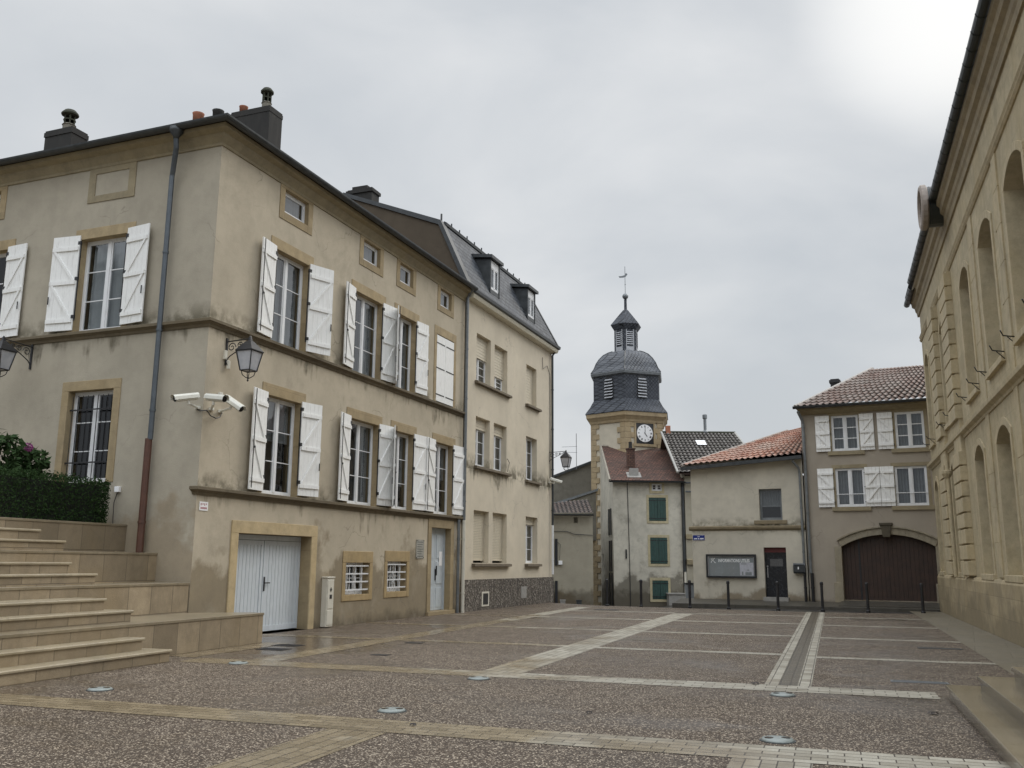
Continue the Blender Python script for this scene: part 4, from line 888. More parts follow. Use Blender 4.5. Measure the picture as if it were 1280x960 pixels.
for (u0, u1) in ((12.2, 12.75), (15.95, 16.4)):
    m = MB(); m.box(R, u0 + .03, u1 - .01, -.012, .028, 1.34, 9.97); z = 1.36; k = 0
    while z < 9.95:
        zt = min(z + .78, 9.98); e = .16 if k % 2 else 0
        if not (z < 5.42 and zt > 5.08): m.box(R, u0 - e, u1 + .02, -.01, .035, z, zt)
        z += .79; k += 1
    m.build('quoin_strip', M['Rq'], hall, bevel=.006)
for (u0, u1, v, zz) in ((-1.6, .9, .37, 11.6), (.9, 27, .4, 11.8)):
    half_gutter(R, u0, u1, v, zz + .06, .115).build('gutter', M['gutR'], hall)
m = MB(); m.quad(R.P(-1.3, .45, 11.85), R.P(27, .45, 11.9), R.P(27, -7, 15.5), R.P(4, -7, 15.5)); m.quad(R.P(-1.3, .45, 11.85), R.P(4, -7, 15.5), R.P(-1.3, -14, 11.85)); m.build('roof', M['slate'], hall)
m = MB()          # iron shutter stays beside the windows
for a, b in UW[:5]:
    for u in (a - .22, b + .2): m.tube([R.P(u, .02, 6.0), R.P(u + .1, .26, 6.02), R.P(u + .2, .32, 6.1)], .014, 5); m.tube([R.P(u, .02, 5.85), R.P(u + .06, .18, 6.0)], .01, 5)
m.build('shutter_stay', M['iron'], hall)
pipe(hall, R, 5.55, .2, 1.3, 4.9, .06, 'Rq'); m = MB(); m.lathe(R.P(5.55, .22, 4.25), [(.09, 0), (.16, .12), (.16, .2), (.1, .22)], 10); m.build('hopper', M['Rq'], hall)
# round dormer on the eaves
dc = Vector(R.P(8.6, .02, 11.83)); nv_ = Vector((*R.n, 0)); dv_ = Vector((*R.d, 0)); uz = Vector((0, 0, 1))
m = MB(); m.lathe(dc, [(.59, -1.6), (.59, .50), (.5, .50)], 24, axis=(nv_, dv_, uz)); o = m.build('dormer', M['gutR'], hall, smooth=False)
m = MB(); m.lathe(dc, [(.60, .48), (.66, .52), (.66, .64), (.60, .68), (.50, .68), (.46, .62), (.46, .42), (.60, .42)], 28, axis=(nv_, dv_, uz)); m.build('dormer_frame', simple('bleached_wood_ring', (.30, .255, .22), .7, var=.2), o)
m = MB(); m.lathe(dc, [(.46, .52), (.01, .525)], 24, axis=(nv_, dv_, uz)); m.build('pane', M['glassd'], o)
# hall steps
hs = thing('hall_steps', Gd.P(12.5, 2, 0), 'three polished wet stone steps at the lower right foot of the hall', 'steps')
for i in range(3):
    z = .15 * (i + 1); t = 1.24 + .33 * i; s1 = 13.1 - .3 * i; m = MB(); m.box(Gd, 2, s1, t + .03, 5.2, -.02, z - .05); m.build('riser', M['stepR'], hs)
    m = MB(); m.box(Gd, 2, s1 + .03, t, 5.2, z - .049, z); m.build('tread', M['stepR'], hs, bevel=.01)

# ------------------------------------------------------------------ NOTICE HOUSE (info) and GATE HOUSE
nh = thing('notice_house', H.P(-4.7, 0, .1), 'low pale rendered house with orange pantile roof and a notice board', 'house')
hi = [(-1.82, -.9, 3.42, 4.7), (-1.72, -.83, .33, 2.31)]
m = MB(); wall(m, H, -4.68, -.02, 0, 5.95, hi, depth=.25); m.quad(H.P(-4.68, 0, 0), H.P(-4.68, -6, 0), H.P(-4.68, -6, 5.7), H.P(-4.68, 0, 5.7)); m.quad(H.P(-.02, -6, 0), H.P(-4.68, -6, 0), H.P(-4.68, -6, 5.7), H.P(-.02, -6, 5.7)); m.build('wall', M['stI'], nh)
m = MB(); m.box(H, -4.4, -.3, -5.5, -.9, 0, 5.4); m.build('interior', M['dark'], nh)
m = MB(); m.profile(H, [(-.01, 3.0), (.04, 3.02), (.09, 3.08), (.1, 3.16), (-.01, 3.2)], -4.8, -.02); m.box(H, -2.05, -.72, -.01, .06, 3.26, 3.41); m.build('string_course', stone('crumbling_ledge', (.27, .22, .14), var=.3), nh, bevel=.01)
window(nh, H, *hi[0], v=-.2, rows=1, cols=1, mat='alu3' if 'alu3' in M else 'zinc2', curt=[(.02, .98, .42, 'voile')]); 
m = MB(); m.box(H, -1.8, -.92, -.19, -.16, 3.98, 4.02); m.build('window_rail', M['zinc2'], nh)
m = MB(); u0, u1, c, d = hi[1]; m.box(H, u0, u0 + .05, -.24, -.18, c, d - .2); m.box(H, u1 - .05, u1, -.24, -.18, c, d - .2); m.box(H, u0 + .05, u1 - .05, -.24, -.18, d - .26, d - .2); m.box(H, u0 + .05, u1 - .05, -.235, -.2, c, d - .26); dr = m.build('door', M['doord'], nh)
m = MB(); m.box(H, u0, u1, -.24, -.17, d - .198, d - .01); m.build('transom', M['red'], nh)
m = MB(); m.box(H, u0 + .2, u1 - .18, -.199, -.195, 1.55, 1.85); m.build('notice', simple('dim_notice', (.10, .10, .10), .5, var=.5, sc=30), dr); m = MB(); m.tube([H.P(u0 + .1, -.16, 1.1), H.P(u0 + .1, -.16, 1.5)], .02, 8); m.lathe(H.P(u0 + .1, -.16, 1.55), [(.035, -.03), (.035, .03)], 10); m.build('handle', M['alu'], dr)
m = MB(); m.box(H, u0 - .05, u1 + .05, -.2, .25, .12, .33); m.build('doorstep', M['conc'], nh)
# pantile roof: front slope, hip to the left
rE0, rE1, rT0, rT1 = H.P(-4.98, .3, 5.72), H.P(.0, .3, 6.02), H.P(-2.5, -3.4, 7.45), H.P(.0, -3.4, 7.9)
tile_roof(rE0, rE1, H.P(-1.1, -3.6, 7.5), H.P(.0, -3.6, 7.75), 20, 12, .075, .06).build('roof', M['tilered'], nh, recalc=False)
m = MB(); m.quad(H.P(-4.98, .3, 5.70), H.P(-1.1, -3.6, 7.5), H.P(-4.98, -6.2, 5.7)); m.quad(H.P(-1.1, -3.6, 7.5), H.P(0, -3.6, 7.75), H.P(0, -6.2, 5.9), H.P(-4.98, -6.2, 5.7)); m.build('rear_roof', M['roof'], nh)
m = MB(); m.tube([H.P(-4.98, .3, 5.76), H.P(-1.1, -3.6, 7.56)], .09, 8); m.build('hip_tiles', simple('pale_hip_mortar', (.36, .31, .27), .8, var=.25), nh)
m = MB(); p = [(.0, 5.86), (.3, 5.60), (.42, 5.62), (.42, 5.74)]
m.add([H.P(-5.0, .30, 5.55), H.P(.02, .30, 5.86), H.P(.02, .42, 5.86), H.P(-5.0, .42, 5.55), H.P(-5.0, .30, 5.70), H.P(.02, .30, 6.0), H.P(.02, .42, 6.0), H.P(-5.0, .42, 5.70)], [(0, 1, 2, 3), (4, 5, 6, 7), (0, 1, 5, 4), (1, 2, 6, 5), (2, 3, 7, 6), (3, 0, 4, 7)]); m.add([H.P(-4.9, 0, 5.6), H.P(0, 0, 5.9), H.P(0, .3, 5.9), H.P(-4.9, .3, 5.6)], [(0, 1, 2, 3)]); m.build('gutter', M['zinc'], nh)
pipe(nh, H, -.12, .12, 1.5, 5.3, .05, 'zinc2', top=[(-.14, .18, 5.5), (-.35, .34, 5.8)]); pipe(nh, H, -.12, .12, .1, 1.5, .055, 'iron')
# notice board
nbd = thing('notice_board', H.P(-3.1, .05, 1.1), 'black framed glazed notice board reading INFORMATIONS UTILES', 'notice board')
a, b, c, d = -4.1, -2.03, 1.07, 2.03; m = MB()
m.box(H, a, a + .07, .01, .12, c, d); m.box(H, b - .07, b, .01, .12, c, d); m.box(H, a + .07, b - .07, .01, .12, c, c + .07); m.box(H, a + .07, b - .07, .01, .12, d - .07, d); m.build('frame', M['frameblk'], nbd, bevel=.006)
m = MB(); m.box(H, a + .07, b - .07, .02, .05, c + .07, d - .07); m.build('backing', M['board'], nbd)
m = MB(); m.box(H, a + .07, a + .1, .05, .1, c + .07, d - .07); m.box(H, a + .1, b - .07, .05, .1, d - .1, d - .07); m.box(H, b - .1, b - .07, .05, .1, c + .07, d - .1); m.build('inner_trim', M['alu'], nbd)
m = MB(); m.box(H, b - .68, b - .12, .051, .054, c + .1, c + .62); pst = m.build('poster', M['poster'], nbd)
m = MB(); m.box(H, b - .46, b - .2, .0542, .056, c + .12, c + .24); m.box(H, b - .38, b - .3, .0542, .056, c + .3, c + .34); m.box(H, b - .6, b - .54, .0542, .056, c + .12, c + .26); m.box(H, b - .63, b - .4, .0542, .056, c + .55, c + .585); m.build('picture', M['board'], pst)
def text(s_, f, u, z, size, mat, name, parent, v, align='LEFT', bold=0., sx=1.):
    cv = bpy.data.curves.new(name, 'FONT'); cv.body = s_; cv.size = size; cv.align_x = align; cv.offset = bold; cv.extrude = .0015
    t = bpy.data.objects.new('tmp', cv); COL.objects.link(t); bpy.context.view_layer.update()
    me = bpy.data.meshes.new_from_object(t.evaluated_get(bpy.context.evaluated_depsgraph_get())); bpy.data.objects.remove(t)
    o0 = Vector(ROOTLOC[parent.name])
    for vt in me.vertices: vt.co = Vector(f.P(u + vt.co.x * sx, v + vt.co.z, z + vt.co.y)) - o0
    me.materials.append(M[mat]); o = bpy.data.objects.new(name, me); COL.objects.link(o); o.parent = parent; ROOTLOC[o.name] = tuple(o0); return o
text('INFORMATIONS UTILES', H, a + .5, d - .32, .178, 'whitep', 'lettering', nbd, .056, bold=.006, sx=.69)
m = MB(); lu, lz = a + .2, d - .36     # splayed white emblem
for x0, y0, x1, y1, w in ((.0, .18, .19, .0, .028), (.16, .2, .05, .1, .03), (.05, .1, .0, .01, .026), (.02, .13, .1, .12, .03), (.1, .17, .04, .2, .02), (.12, .07, .16, .0, .02)):
    dx, dy = x1 - x0, y1 - y0; l_ = hypot(dx, dy); px_, py_ = -dy / l_ * w / 2, dx / l_ * w / 2
    m.prism(H, [(lu + x0 + px_, lz + y0 + py_), (lu + x1 + px_, lz + y1 + py_), (lu + x1 - px_, lz + y1 - py_), (lu + x0 - px_, lz + y0 - py_)], .0512 + .0004 * (x0 * 50), .0565)
m.build('emblem', M['whitep'], nbd)
m = MB(); m.quad(H.P(a + .07, .1, c + .07), H.P(b - .07, .1, c + .07), H.P(b - .07, .1, d - .07), H.P(a + .07, .1, d - .07)); M['glassc'] = m_glass('clear_board_glass', (.96, .97, .97), .03); m.build('pane', M['glassc'], nbd)
ss = thing('street_sign', H.P(-4.4, .02, 2.62), 'small blue enamel street name plate at the left end of the notice house', 'street sign')
m = MB(); m.box(H, -4.65, -4.15, .012, .024, 2.61, 2.83); m.build('plate', M['blue'], ss); m = MB()
for q in ((-4.64, -4.16, 2.615, 2.622), (-4.64, -4.16, 2.818, 2.825)): m.box(H, q[0], q[1], .0242, .026, q[2], q[3])
m.build('border', M['whitep'], ss); text('RUE', H, -4.4, 2.745, .055, 'whitep', 'lettering', ss, .0262, 'CENTER', .001)
m = MB(); x = -4.6
for w in (.045, .035, .05, .0, .035, .03, .0, .04, .045, .03, .04):
    if w: m.box(H, x, x + w * .8, .0242, .026, 2.655, 2.70)
    x += w if w else .03
m.build('lettering', M['whitep'], ss)
lb = thing('letterbox', H.P(-.3, .02, 1.3), 'grey wall letterbox between the dark shop door and the downpipes', 'letterbox')
m = MB(); m.prism(Fr(H.P(-.54, 0, 0)[:2], 0, H.d, H.n), [(0, 1.34), (.2, 1.28), (.24, 1.34), (.24, 1.6), (.18, 1.68), (0, 1.68)], 0, .46); m.build('case', M['zinc'], lb); m = MB(); m.box(H, -.36, -.32, .24, .25, 1.44, 1.54); m.build('lock', M['whitep'], lb)
m = MB(); m.box(H, -.5, -.12, .241, .25, 1.6, 1.63); m.build('flap', M['frameblk'], lb)

gh = thing('gate_house', H.P(0, 0, .1), 'taupe house with white shutters above a wide arched brown gateway', 'house')
GW = [(1.2, 2.24, 6.14, 7.59), (3.6, 4.66, 6.14, 7.59), (1.25, 2.35, 3.9, 5.44), (3.46, 4.62, 3.9, 5.44)]
agl, agr = 1.32, 4.72
M['gw'] = stone('gateway_stone', (.34, .30, .225), var=.35)
gm = MB()
GWH = GW + [(agl, agr, .28, 2.8, .46)]
wall(gm, H, .02, 6.6, 0, 7.85, GWH, v=-.02, depth=.25, rv_=('gw', gh))
gm.quad(H.P(.02, -.02, 5), H.P(.02, -7, 5), H.P(.02, -7, 7.85), H.P(.02, -.02, 7.85)); gm.quad(H.P(.02, -7, 0), H.P(6.6, -7, 0), H.P(6.6, -7, 7.85), H.P(.02, -7, 7.85)); gm.build('wall', M['stH'], gh); 
m = MB(); m.box(H, .4, 6.3, -6, -1, 0, 7.6); m.build('interior', M['dark'], gh)
m = MB(); n = 16; mid = (agl + agr) / 2; zb = 2.8 - .46; w = .26
a0_, a1_, a2_ = arcpts(agl, agr, 2.8, .46, n), arcpts(agl, agr, 2.8, .46, n, w), arcpts(agl, agr, 2.8, .46, n, w + .07)
for k in range(n): m.prism(H, [a0_[k], a0_[k + 1], a1_[k + 1], a1_[k]], -.03, .06); m.prism(H, [a1_[k], a1_[k + 1], a2_[k + 1], a2_[k]], -.03, .12)
for a_ in (agl - w, agr + .001): m.box(H, a_, a_ + w - .001, -.03, .06, .1, zb); m.box(H, a_ - .08, a_ + w - .001, -.03, .1, .1, .95)
o = m.build('gate_arch', M['gw'], gh, bevel=.01); m = MB(); m.prism(H, [(mid - .13, 2.7), (mid + .13, 2.7), (mid + .2, 3.16), (mid - .2, 3.16)], -.03, .17); m.box(H, mid - .24, mid + .24, -.03, .2, 3.16, 3.25); m.build('keystone', stone('dark_keystone', (.10, .085, .06), var=.2), gh, bevel=.01)
m = MB(); n = 22
for k in range(n): u = agl + (agr - agl) * k / n; m.box(H, u + .004, u + (agr - agl) / n - .004, -.25, -.22, .25, 2.8)
m.build('gate', M['brown'], gh); m = MB(); m.box(H, agl + .6, agl + .66, -.219, -.2, .25, 2.7); m.build('gate_post', M['iron'], gh)
m = MB(); m.plate(H, [(agl - .1, -.3), (agr + .5, -.3), (agr + .5, 1.2), (agl - .1, 1.2)], 0, lambda u, v: .29 - max(0, v) * .15); m.build('threshold', M['paved'], gh)
for h in GW:
    window(gh, H, *h, v=-.09, rows=3 if h[2] > 5 else 1, cols=2, curt=[(.02, .98, 0, 'voile')] if h[2] < 5 else [(.02, .98, 0, 'voile')], bar=.035)
    m = MB(); surround(m, H, *h, w=.12, top=.14, sill=0, v=.0, depth=.02); m.box(H, h[0] - .18, h[1] + .18, -.02, .05, h[2] - .16, h[2] - .001); m.build('window_surround', M['corn'], gh)
    if h[2] < 5: m = MB(); m.tube([H.P(h[0], .0, h[2] + .5), H.P(h[1], .0, h[2] + .5)], .016, 6); m.build('safety_rail', M['pvc'], gh)
def flatsh(u0, u1, z0_, z1_):
    m = MB(); n = max(3, int((u1 - u0) / .14)); pw = (u1 - u0) / n
    for i in range(n): m.box(H, u0 + i * pw + .003, u0 + (i + 1) * pw - .003, .03, .055, z0_, z1_)
    h_ = z1_ - z0_; zs = [z0_ + h_ * .12, z0_ + h_ * .5, z0_ + h_ * .86]
    for z in zs: m.box(H, u0 + .01, u1 - .01, .056, .10, z - .045, z + .045)
    left = len(FS) % 2 == 0; FS.append(1)
    for za, zb_ in ((zs[0], zs[1]), (zs[1], zs[2])):
        x0, x1 = (u0 + .05, u1 - .05) if left else (u1 - .05, u0 + .05); k_ = .08 if left else -.08
        m.prism(H, [(x0, zb_ - .045), (x0 + k_, zb_ - .045), (x1, za + .045), (x1 - k_, za + .045)], .057, .095)
    o = m.build('shutter', M['shut'], gh); q = MB()
    for z in zs: q.box(H, (u1 if left else u0 - .0) - .03, (u1 if left else u0) + .03, .02, .05, z - .02, z + .02)
    q.build('hinge', M['iron'], o)
FS = []
flatsh(.58, 1.14, 6.14, 7.6); flatsh(2.28, 2.82, 6.14, 7.6); flatsh(2.95, 3.52, 6.14, 7.6); FS.append(1); flatsh(.56, 1.17, 3.9, 5.45); flatsh(2.36, 2.92, 3.9, 5.45); flatsh(2.93, 3.44, 3.9, 5.45)
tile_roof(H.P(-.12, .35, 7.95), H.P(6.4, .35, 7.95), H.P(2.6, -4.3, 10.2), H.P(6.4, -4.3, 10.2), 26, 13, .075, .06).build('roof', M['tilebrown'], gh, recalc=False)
m = MB(); m.quad(H.P(-.12, .35, 7.93), H.P(2.6, -4.3, 10.2), H.P(-.12, -7, 7.9)); m.build('rear_roof', M['roof'], gh); m = MB(); m.tube([H.P(-.12, .35, 8.0), H.P(2.6, -4.3, 10.27)], .09, 8); m.build('hip_tiles', simple('pale_hip_tiles', (.40, .37, .34), .8, var=.2), gh)
half_gutter(H, -.2, 6.4, .46, 7.99, .1).build('gutter', M['zinc'], gh); m = MB(); m.profile(H, [(0, 7.68), (.05, 7.7), (.3, 7.85), (.3, 7.92), (0, 7.92)], -.05, 6.4); m.build('cornice', M['corn'], gh)
pipe(gh, H, .12, .1, 1.3, 7.3, .06, 'zinc2', top=[(.1, .16, 7.45), (-.02, .38, 7.8)]); pipe(gh, H, .16, .1, .1, 1.3, .065, 'iron')
ch = stack(gh, H, 1.0, 1.35, -2.9, -2.4, 8.2, 9.55, 'iron')
# ------------------------------------------------------------------ bollards, bin
BL_ = [(3.75, 36.6), (5.0, 36.1), (6.75, 35.5), (8.05, 34.85), (9.72, 34.3), (11.2, 33.9), (12.6, 33.3), (14.3, 32.75)]
LBS = ['before the dark doorway of the tower side wall', 'before the left part of the narrow house with green shutters', 'before the grey wheeled bin', 'below the notice board', 'before the dark shop door', 'before the two downpipes', 'before the left part of the brown gate', 'before the right part of the brown gate']
for (x, y), l_ in zip(BL_, LBS):
    r = thing('bollard', (x, y, -.05), 'slim black bollard standing ' + l_, 'bollard', 'bollards along the far edge of the square')
    m = MB(); m.lathe((x, y, -.05), [(.05, 0), (.05, .95), (.062, .955), (.062, 1.03), (.05, 1.06), (.02, 1.075)], 14); m.build('post', M['iron'], r, smooth=False); m = MB(); m.lathe((x, y, -.05), [(.075, 0), (.075, .1), (.055, .12)], 14); m.build('base', M['iron'], r)
bn = thing('wheeled_bin', (8.88, 46, -.5), 'grey wheeled waste bin between the narrow house and the notice house', 'waste bin')
f = Fr((8.88, 46), 90, (0, -1), (1, 0)); zb = ground_z(8.88, 46); m = MB()
m.add([f.P(x, y, z) for z, k in ((zb + .08, .26), (zb + 1.02, .33)) for y in (-k, k) for x in (-k, k)], [(0, 1, 3, 2), (4, 6, 7, 5), (0, 4, 5, 1), (2, 3, 7, 6), (0, 2, 6, 4), (1, 5, 7, 3)]); m.build('body', M['bin'], bn, bevel=.02)
m = MB(); m.prism(Fr(f.P(-.37, 0, 0)[:2], 0, f.d, f.n), [(-.38, zb + 1.03), (.4, zb + 1.03), (.36, zb + 1.1), (-.3, zb + 1.14)], 0, .74) if False else m.box(f, -.36, .36, -.36, .38, zb + 1.03, zb + 1.1); m.build('lid', M['frameblk'], bn, bevel=.02)
m = MB()
for s_ in (-1, 1): m.lathe(Vector(f.P(s_ * .25, -.3, zb + .1)), [(.1, -.03), (.1, .03)], 14, axis=(Vector((1, 0, 0)), Vector((0, 1, 0)), Vector((0, 0, 1))))
m.build('wheel', M['iron'], bn)
# ------------------------------------------------------------------ NARROW HOUSE (green shutters)
Nf = Fr((5.72, 52), 88, (0, -1), (1, .02)); NB = -.95
nr = thing('narrow_house', (5.72, 52, NB), 'stained tall narrow house with dark green shutters and brown flat tiled roof', 'house')
m = MB(); hn = [(2.02, 2.98, 3.98, 5.28), (2.05, 3.0, 1.62, 3.06), (2.12, 3.0, -.3, .72), (2.2, 2.78, 5.66, 6.06)]
wall(m, Nf, 0, 3.85, NB, 6.3, hn, depth=.15)
sl = Fr((5.72, 52), 0, (-1, 0), (-.04, 1))      # side wall to the left, running back
wall(m, sl, 0, 6, NB, 6.25, [(.9, 1.35, 3.2, 4.7), (.8, 1.2, 1.2, 2.9), (.7, 1.35, -.9, 1.1), (4.0, 4.5, 1.4, 2.2)], depth=.15)
m.add([sl.P(0, 0, 6.25), sl.P(6, 0, 6.25), sl.P(4.8, 0, 8.75)], [(0, 1, 2)]); m.quad(Nf.P(3.85, 0, NB), Nf.P(3.85, -6, NB), Nf.P(3.85, -6, 8.6), Nf.P(3.85, 0, 6.3)); m.build('wall', M['stN'], nr)
m = MB(); m.box(Nf, .35, 3.6, -5.5, -.6, NB, 6.1); m.build('interior', M['dark'], nr)
yel = stone('yellow_surround', (.50, .44, .29), var=.15)
for h in hn: m = MB(); surround(m, Nf, *h, w=.13, top=.15, sill=.14, v=.03); m.build('window_surround', yel, nr)
for h in hn[:3]:
    a, b, c, d = h; mm = (a + b) / 2
    for (x0, x1) in ((a, mm - .005), (mm + .005, b)):
        m = MB()
        for k in range(3): w = (x1 - x0) / 3; m.box(Nf, x0 + k * w + .004, x0 + (k + 1) * w - .004, -.02, .02, c + .02, d - .02)
        o = m.build('shutter', M['green'], nr); q = MB()
        for z in (c + .14, d - .16): q.box(Nf, x0 - .02 if x0 == a else x0 + .02, x1 - .02 if x0 == a else x1 + .02, .021, .03, z - .02, z + .02)
        q.build('hinge', M['iron'], o)
window(nr, Nf, *hn[3], v=-.08, rows=2, cols=2, mull=.05, fw=.04, glass='glassd')
for (a, b, c, d) in ((.9, 1.35, 3.2, 4.7), (.8, 1.2, 1.2, 2.9), (.7, 1.35, -.9, 1.1)): m = MB(); m.box(sl, a - .3, a, .01, .05, c, d); m.box(sl, b, b + .3, .01, .05, c, d); m.build('shutter', M['frameblk'], nr)
m = MB(); tz = lambda v: 6.3 + v; m.quad(Nf.P(-.2, .3, 6.22), Nf.P(4.0, .3, 6.22), Nf.P(4.0, -4.6, 8.75), Nf.P(-.2, -4.6, 8.75)); m.quad(Nf.P(-.2, .3, 6.14), Nf.P(4.0, .3, 6.14), Nf.P(4.0, -4.6, 8.67), Nf.P(-.2, -4.6, 8.67)); m.build('roof', M['tileflat'], nr)
m = MB(); m.tube([Nf.P(-.2, .3, 6.22), Nf.P(-.2, -4.6, 8.76)], .07, 6); m.tube([Nf.P(-.2, -4.6, 8.76), Nf.P(4, -4.6, 8.76)], .08, 6); m.build('verge', simple('pale_verge_mortar', (.30, .27, .22), .9, var=.2), nr)
half_gutter(Nf, -.25, 4.05, .38, 6.17, .08).build('gutter', M['zinc'], nr)
m = MB(); m.box(Nf, 1.0, 1.45, -1.6, -1.2, 6.7, 8.15); m.box(Nf, .96, 1.49, -1.64, -1.16, 8.15, 8.22); ch = m.build('chimney', M['tileflat'], nr); m = MB(); m.lathe(Nf.P(1.22, -1.4, 8.2), [(.11, 0), (.1, .38), (.12, .4)], 10); m.build('chimney_pot', M['chim'], ch)
m = MB(); m.box(Nf, 1.0, 1.5, -.55, -.2, 6.35, 6.95); o = m.build('roof_vent', M['conc'], nr, bevel=.02); m = MB(); m.plate(Nf, [(.85, -.05), (1.65, -.05), (1.65, -.7), (.85, -.7)], lambda u, v: 6.37 - v * .516 , lambda u, v: 6.41 - v * .516); m.build('vent_flashing', M['conc'], o)
m = MB(); m.tube([Nf.P(.9, .03, NB), Nf.P(.88, .03, 2), Nf.P(.82, .03, 6.1)], .02, 5); m.box(Nf, .66, .74, .0, .05, 1.9, 2.4); m.build('cable', M['iron'], nr)
pipe(nr, Nf, 3.92, .12, 1.2, 5.9, .08, 'zinc', top=[(3.95, .3, 6.1)]); pipe(nr, Nf, 3.95, .12, NB, 1.2, .07, 'cream')
m = MB(); m.box(Nf, 2.9, 3.8, .02, .75, NB - .05, .0); m.box(Nf, 2.85, 3.85, .01, .8, .0, .06); ub = m.build('stone_block', M['conc'], origin=Nf.P(3.3, .4, NB)); tag(ub, 'grey concrete block against the narrow house beside the bin', 'concrete block')
# ------------------------------------------------------------------ CHURCH TOWER
TC = (7.4, 58.2); tw = thing('church_tower', (*TC, -.95), 'six sided clock tower with slate dome, louvred belfry and lantern', 'tower')
rt = atan2(-TC[0], -TC[1]) + radians(3)      # a corner looks at the square
hexp = lambda r, k: (TC[0] + r * sin(rt + k * pi / 3), TC[1] + r * cos(rt + k * pi / 3))
m = MB(); m.lathe((*TC, 0), [(2.52, -1), (2.52, 10.2)], 6, rt); m.build('wall', M['stT'], tw)
for k in (0, 1, 5):
    m = MB()
    x, y = hexp(2.52, k)
    for s_ in (1, -1):
        x2, y2 = hexp(2.52, k + s_); dx, dy = (x2 - x) / 2.52, (y2 - y) / 2.52; q = Fr((x, y), 0, (dy * s_, -dx * s_), (dx, dy)); cxn = (x + dx - TC[0], y + dy - TC[1])
        if q.n[0] * cxn[0] + q.n[1] * cxn[1] < 0: q.n = (-q.n[0], -q.n[1])
        z = -1; j = 0
        while z < 10.15: m.box(q, -.03, .36 if (j + (s_ > 0)) % 2 else .58, -.02, .05, z, z + .325); z += .34; j += 1
    m.build('quoin', M['quoin'], tw)
m = MB(); m.lathe((*TC, 0), [(2.5, 10.15), (2.62, 10.18), (2.66, 10.32), (2.8, 10.48), (2.88, 10.55), (2.9, 10.78), (2.6, 10.8)], 6, rt); m.build('cornice', M['quoin'], tw)
m = MB(); m.lathe((*TC, 0), [(2.5, 10.79), (2.95, 10.8), (2.93, 10.86), (2.62, 11.25), (2.42, 11.6), (2.36, 11.68), (2.36, 13.3)], 6, rt); m.build('belfry', M['slated'], tw)
m = MB(); m.lathe((*TC, 0), [(2.36, 13.2), (2.52, 13.25), (2.56, 13.4), (2.5, 13.46)], 6, rt); m.build('dome_eaves', M['zinc2'], tw)
m = MB(); m.lathe((*TC, 0), [(2.54, 13.45), (2.33, 13.75), (2.18, 14.1), (1.96, 14.42), (1.66, 14.72), (1.3, 14.92), (1.0, 15.03), (.7, 15.1)], 6, rt); m.build('dome', M['slatel'], tw)
m = MB()
for k in range(6): m.tube([(*hexp(r_, k), z_) for r_, z_ in ((2.54, 13.46), (2.33, 13.76), (2.18, 14.11), (1.96, 14.43), (1.66, 14.73), (1.3, 14.93), (1.0, 15.04))], .03, 5)
m.build('dome_rib', M['zinc'], tw)
for k in (0, 5):       # louvred openings on the two visible faces
    x, y = hexp(2.36 * .5 * sqrt(3) * 1.0, k + .5); x, y = TC[0] + 2.36 * cos(pi / 6) * sin(rt + (k + .5) * pi / 3), TC[1] + 2.36 * cos(pi / 6) * cos(rt + (k + .5) * pi / 3)
    nn = (sin(rt + (k + .5) * pi / 3), cos(rt + (k + .5) * pi / 3)); q = Fr((x, y), 0, nn, (-nn[1], nn[0]))
    m = MB(); n = 12; a_ = [(.33 * cos(pi * j / n), 12.85 + .33 * sin(pi * j / n)) for j in range(n + 1)] + [(-.33, 11.72), (.33, 11.72)]; m.prism(q, a_, -.02, .012); o = m.build('belfry_opening', M['iron'], tw)
    m = MB()
    for j in range(7): z = 11.78 + j * .185; w = .3 if z < 12.85 else .26; m.add([q.P(-w, .02, z + .1), q.P(w, .02, z + .1), q.P(w, .12, z), q.P(-w, .12, z)], [(0, 1, 2, 3)])
    m.build('louvre', M['louv'] if 'louv' in M else M.setdefault('louv', simple('grey_louvre', (.42, .43, .45), .5, var=.15)), o)
# lantern above the dome
m = MB(); m.lathe((*TC, 0), [(.80, 14.98), (.80, 16.5)], 6, rt + .1); m.build('lantern_core', M['slated'], tw)
for k in range(6):
    a_ = rt + .1 + (k + .5) * pi / 3; nn = (sin(a_), cos(a_)); q = Fr((TC[0] + .8 * cos(pi / 6) * nn[0], TC[1] + .8 * cos(pi / 6) * nn[1]), 0, nn, (-nn[1], nn[0]))
    m = MB(); m.box(q, -.27, -.22, 0, .03, 15.03, 16.46); m.box(q, .22, .27, 0, .03, 15.03, 16.46); m.box(q, -.22, .22, .005, .02, 15.03, 15.33)
    for j in range(7): m.add([q.P(-.22, .005, 15.53 + j * .132), q.P(.22, .005, 15.53 + j * .132), q.P(.22, .05, 15.46 + j * .132), q.P(-.22, .05, 15.46 + j * .132)], [(0, 1, 2, 3)])
    m.build('lantern_louvre', M['louv'], tw)
m = MB(); m.lathe((*TC, 0), [(.8, 16.47), (.84, 16.5), (1.06, 16.82), (1.0, 16.9), (.55, 17.45), (.2, 17.87), (.1, 17.95), (.09, 18.6), (.12, 18.62)], 6, rt + .1); m.build('lantern_roof', M['slated'], tw)
m = MB(); m.lathe((*TC, 18.85), [(.02, -.2)] + [(.2 * sin(pi * j / 8), -.2 * cos(pi * j / 8)) for j in range(1, 8)] + [(.02, .2)], 14); m.build('finial_ball', M['zinc2'], tw, smooth=True)
m = MB(); m.tube([(*TC, 19.0), (*TC, 20.9)], .018, 6); m.lathe((*TC, 19.62), [(.01, 0), (.045, .04), (.01, .08)], 8); m.build('weather_vane_rod', M['zinc2'], tw)
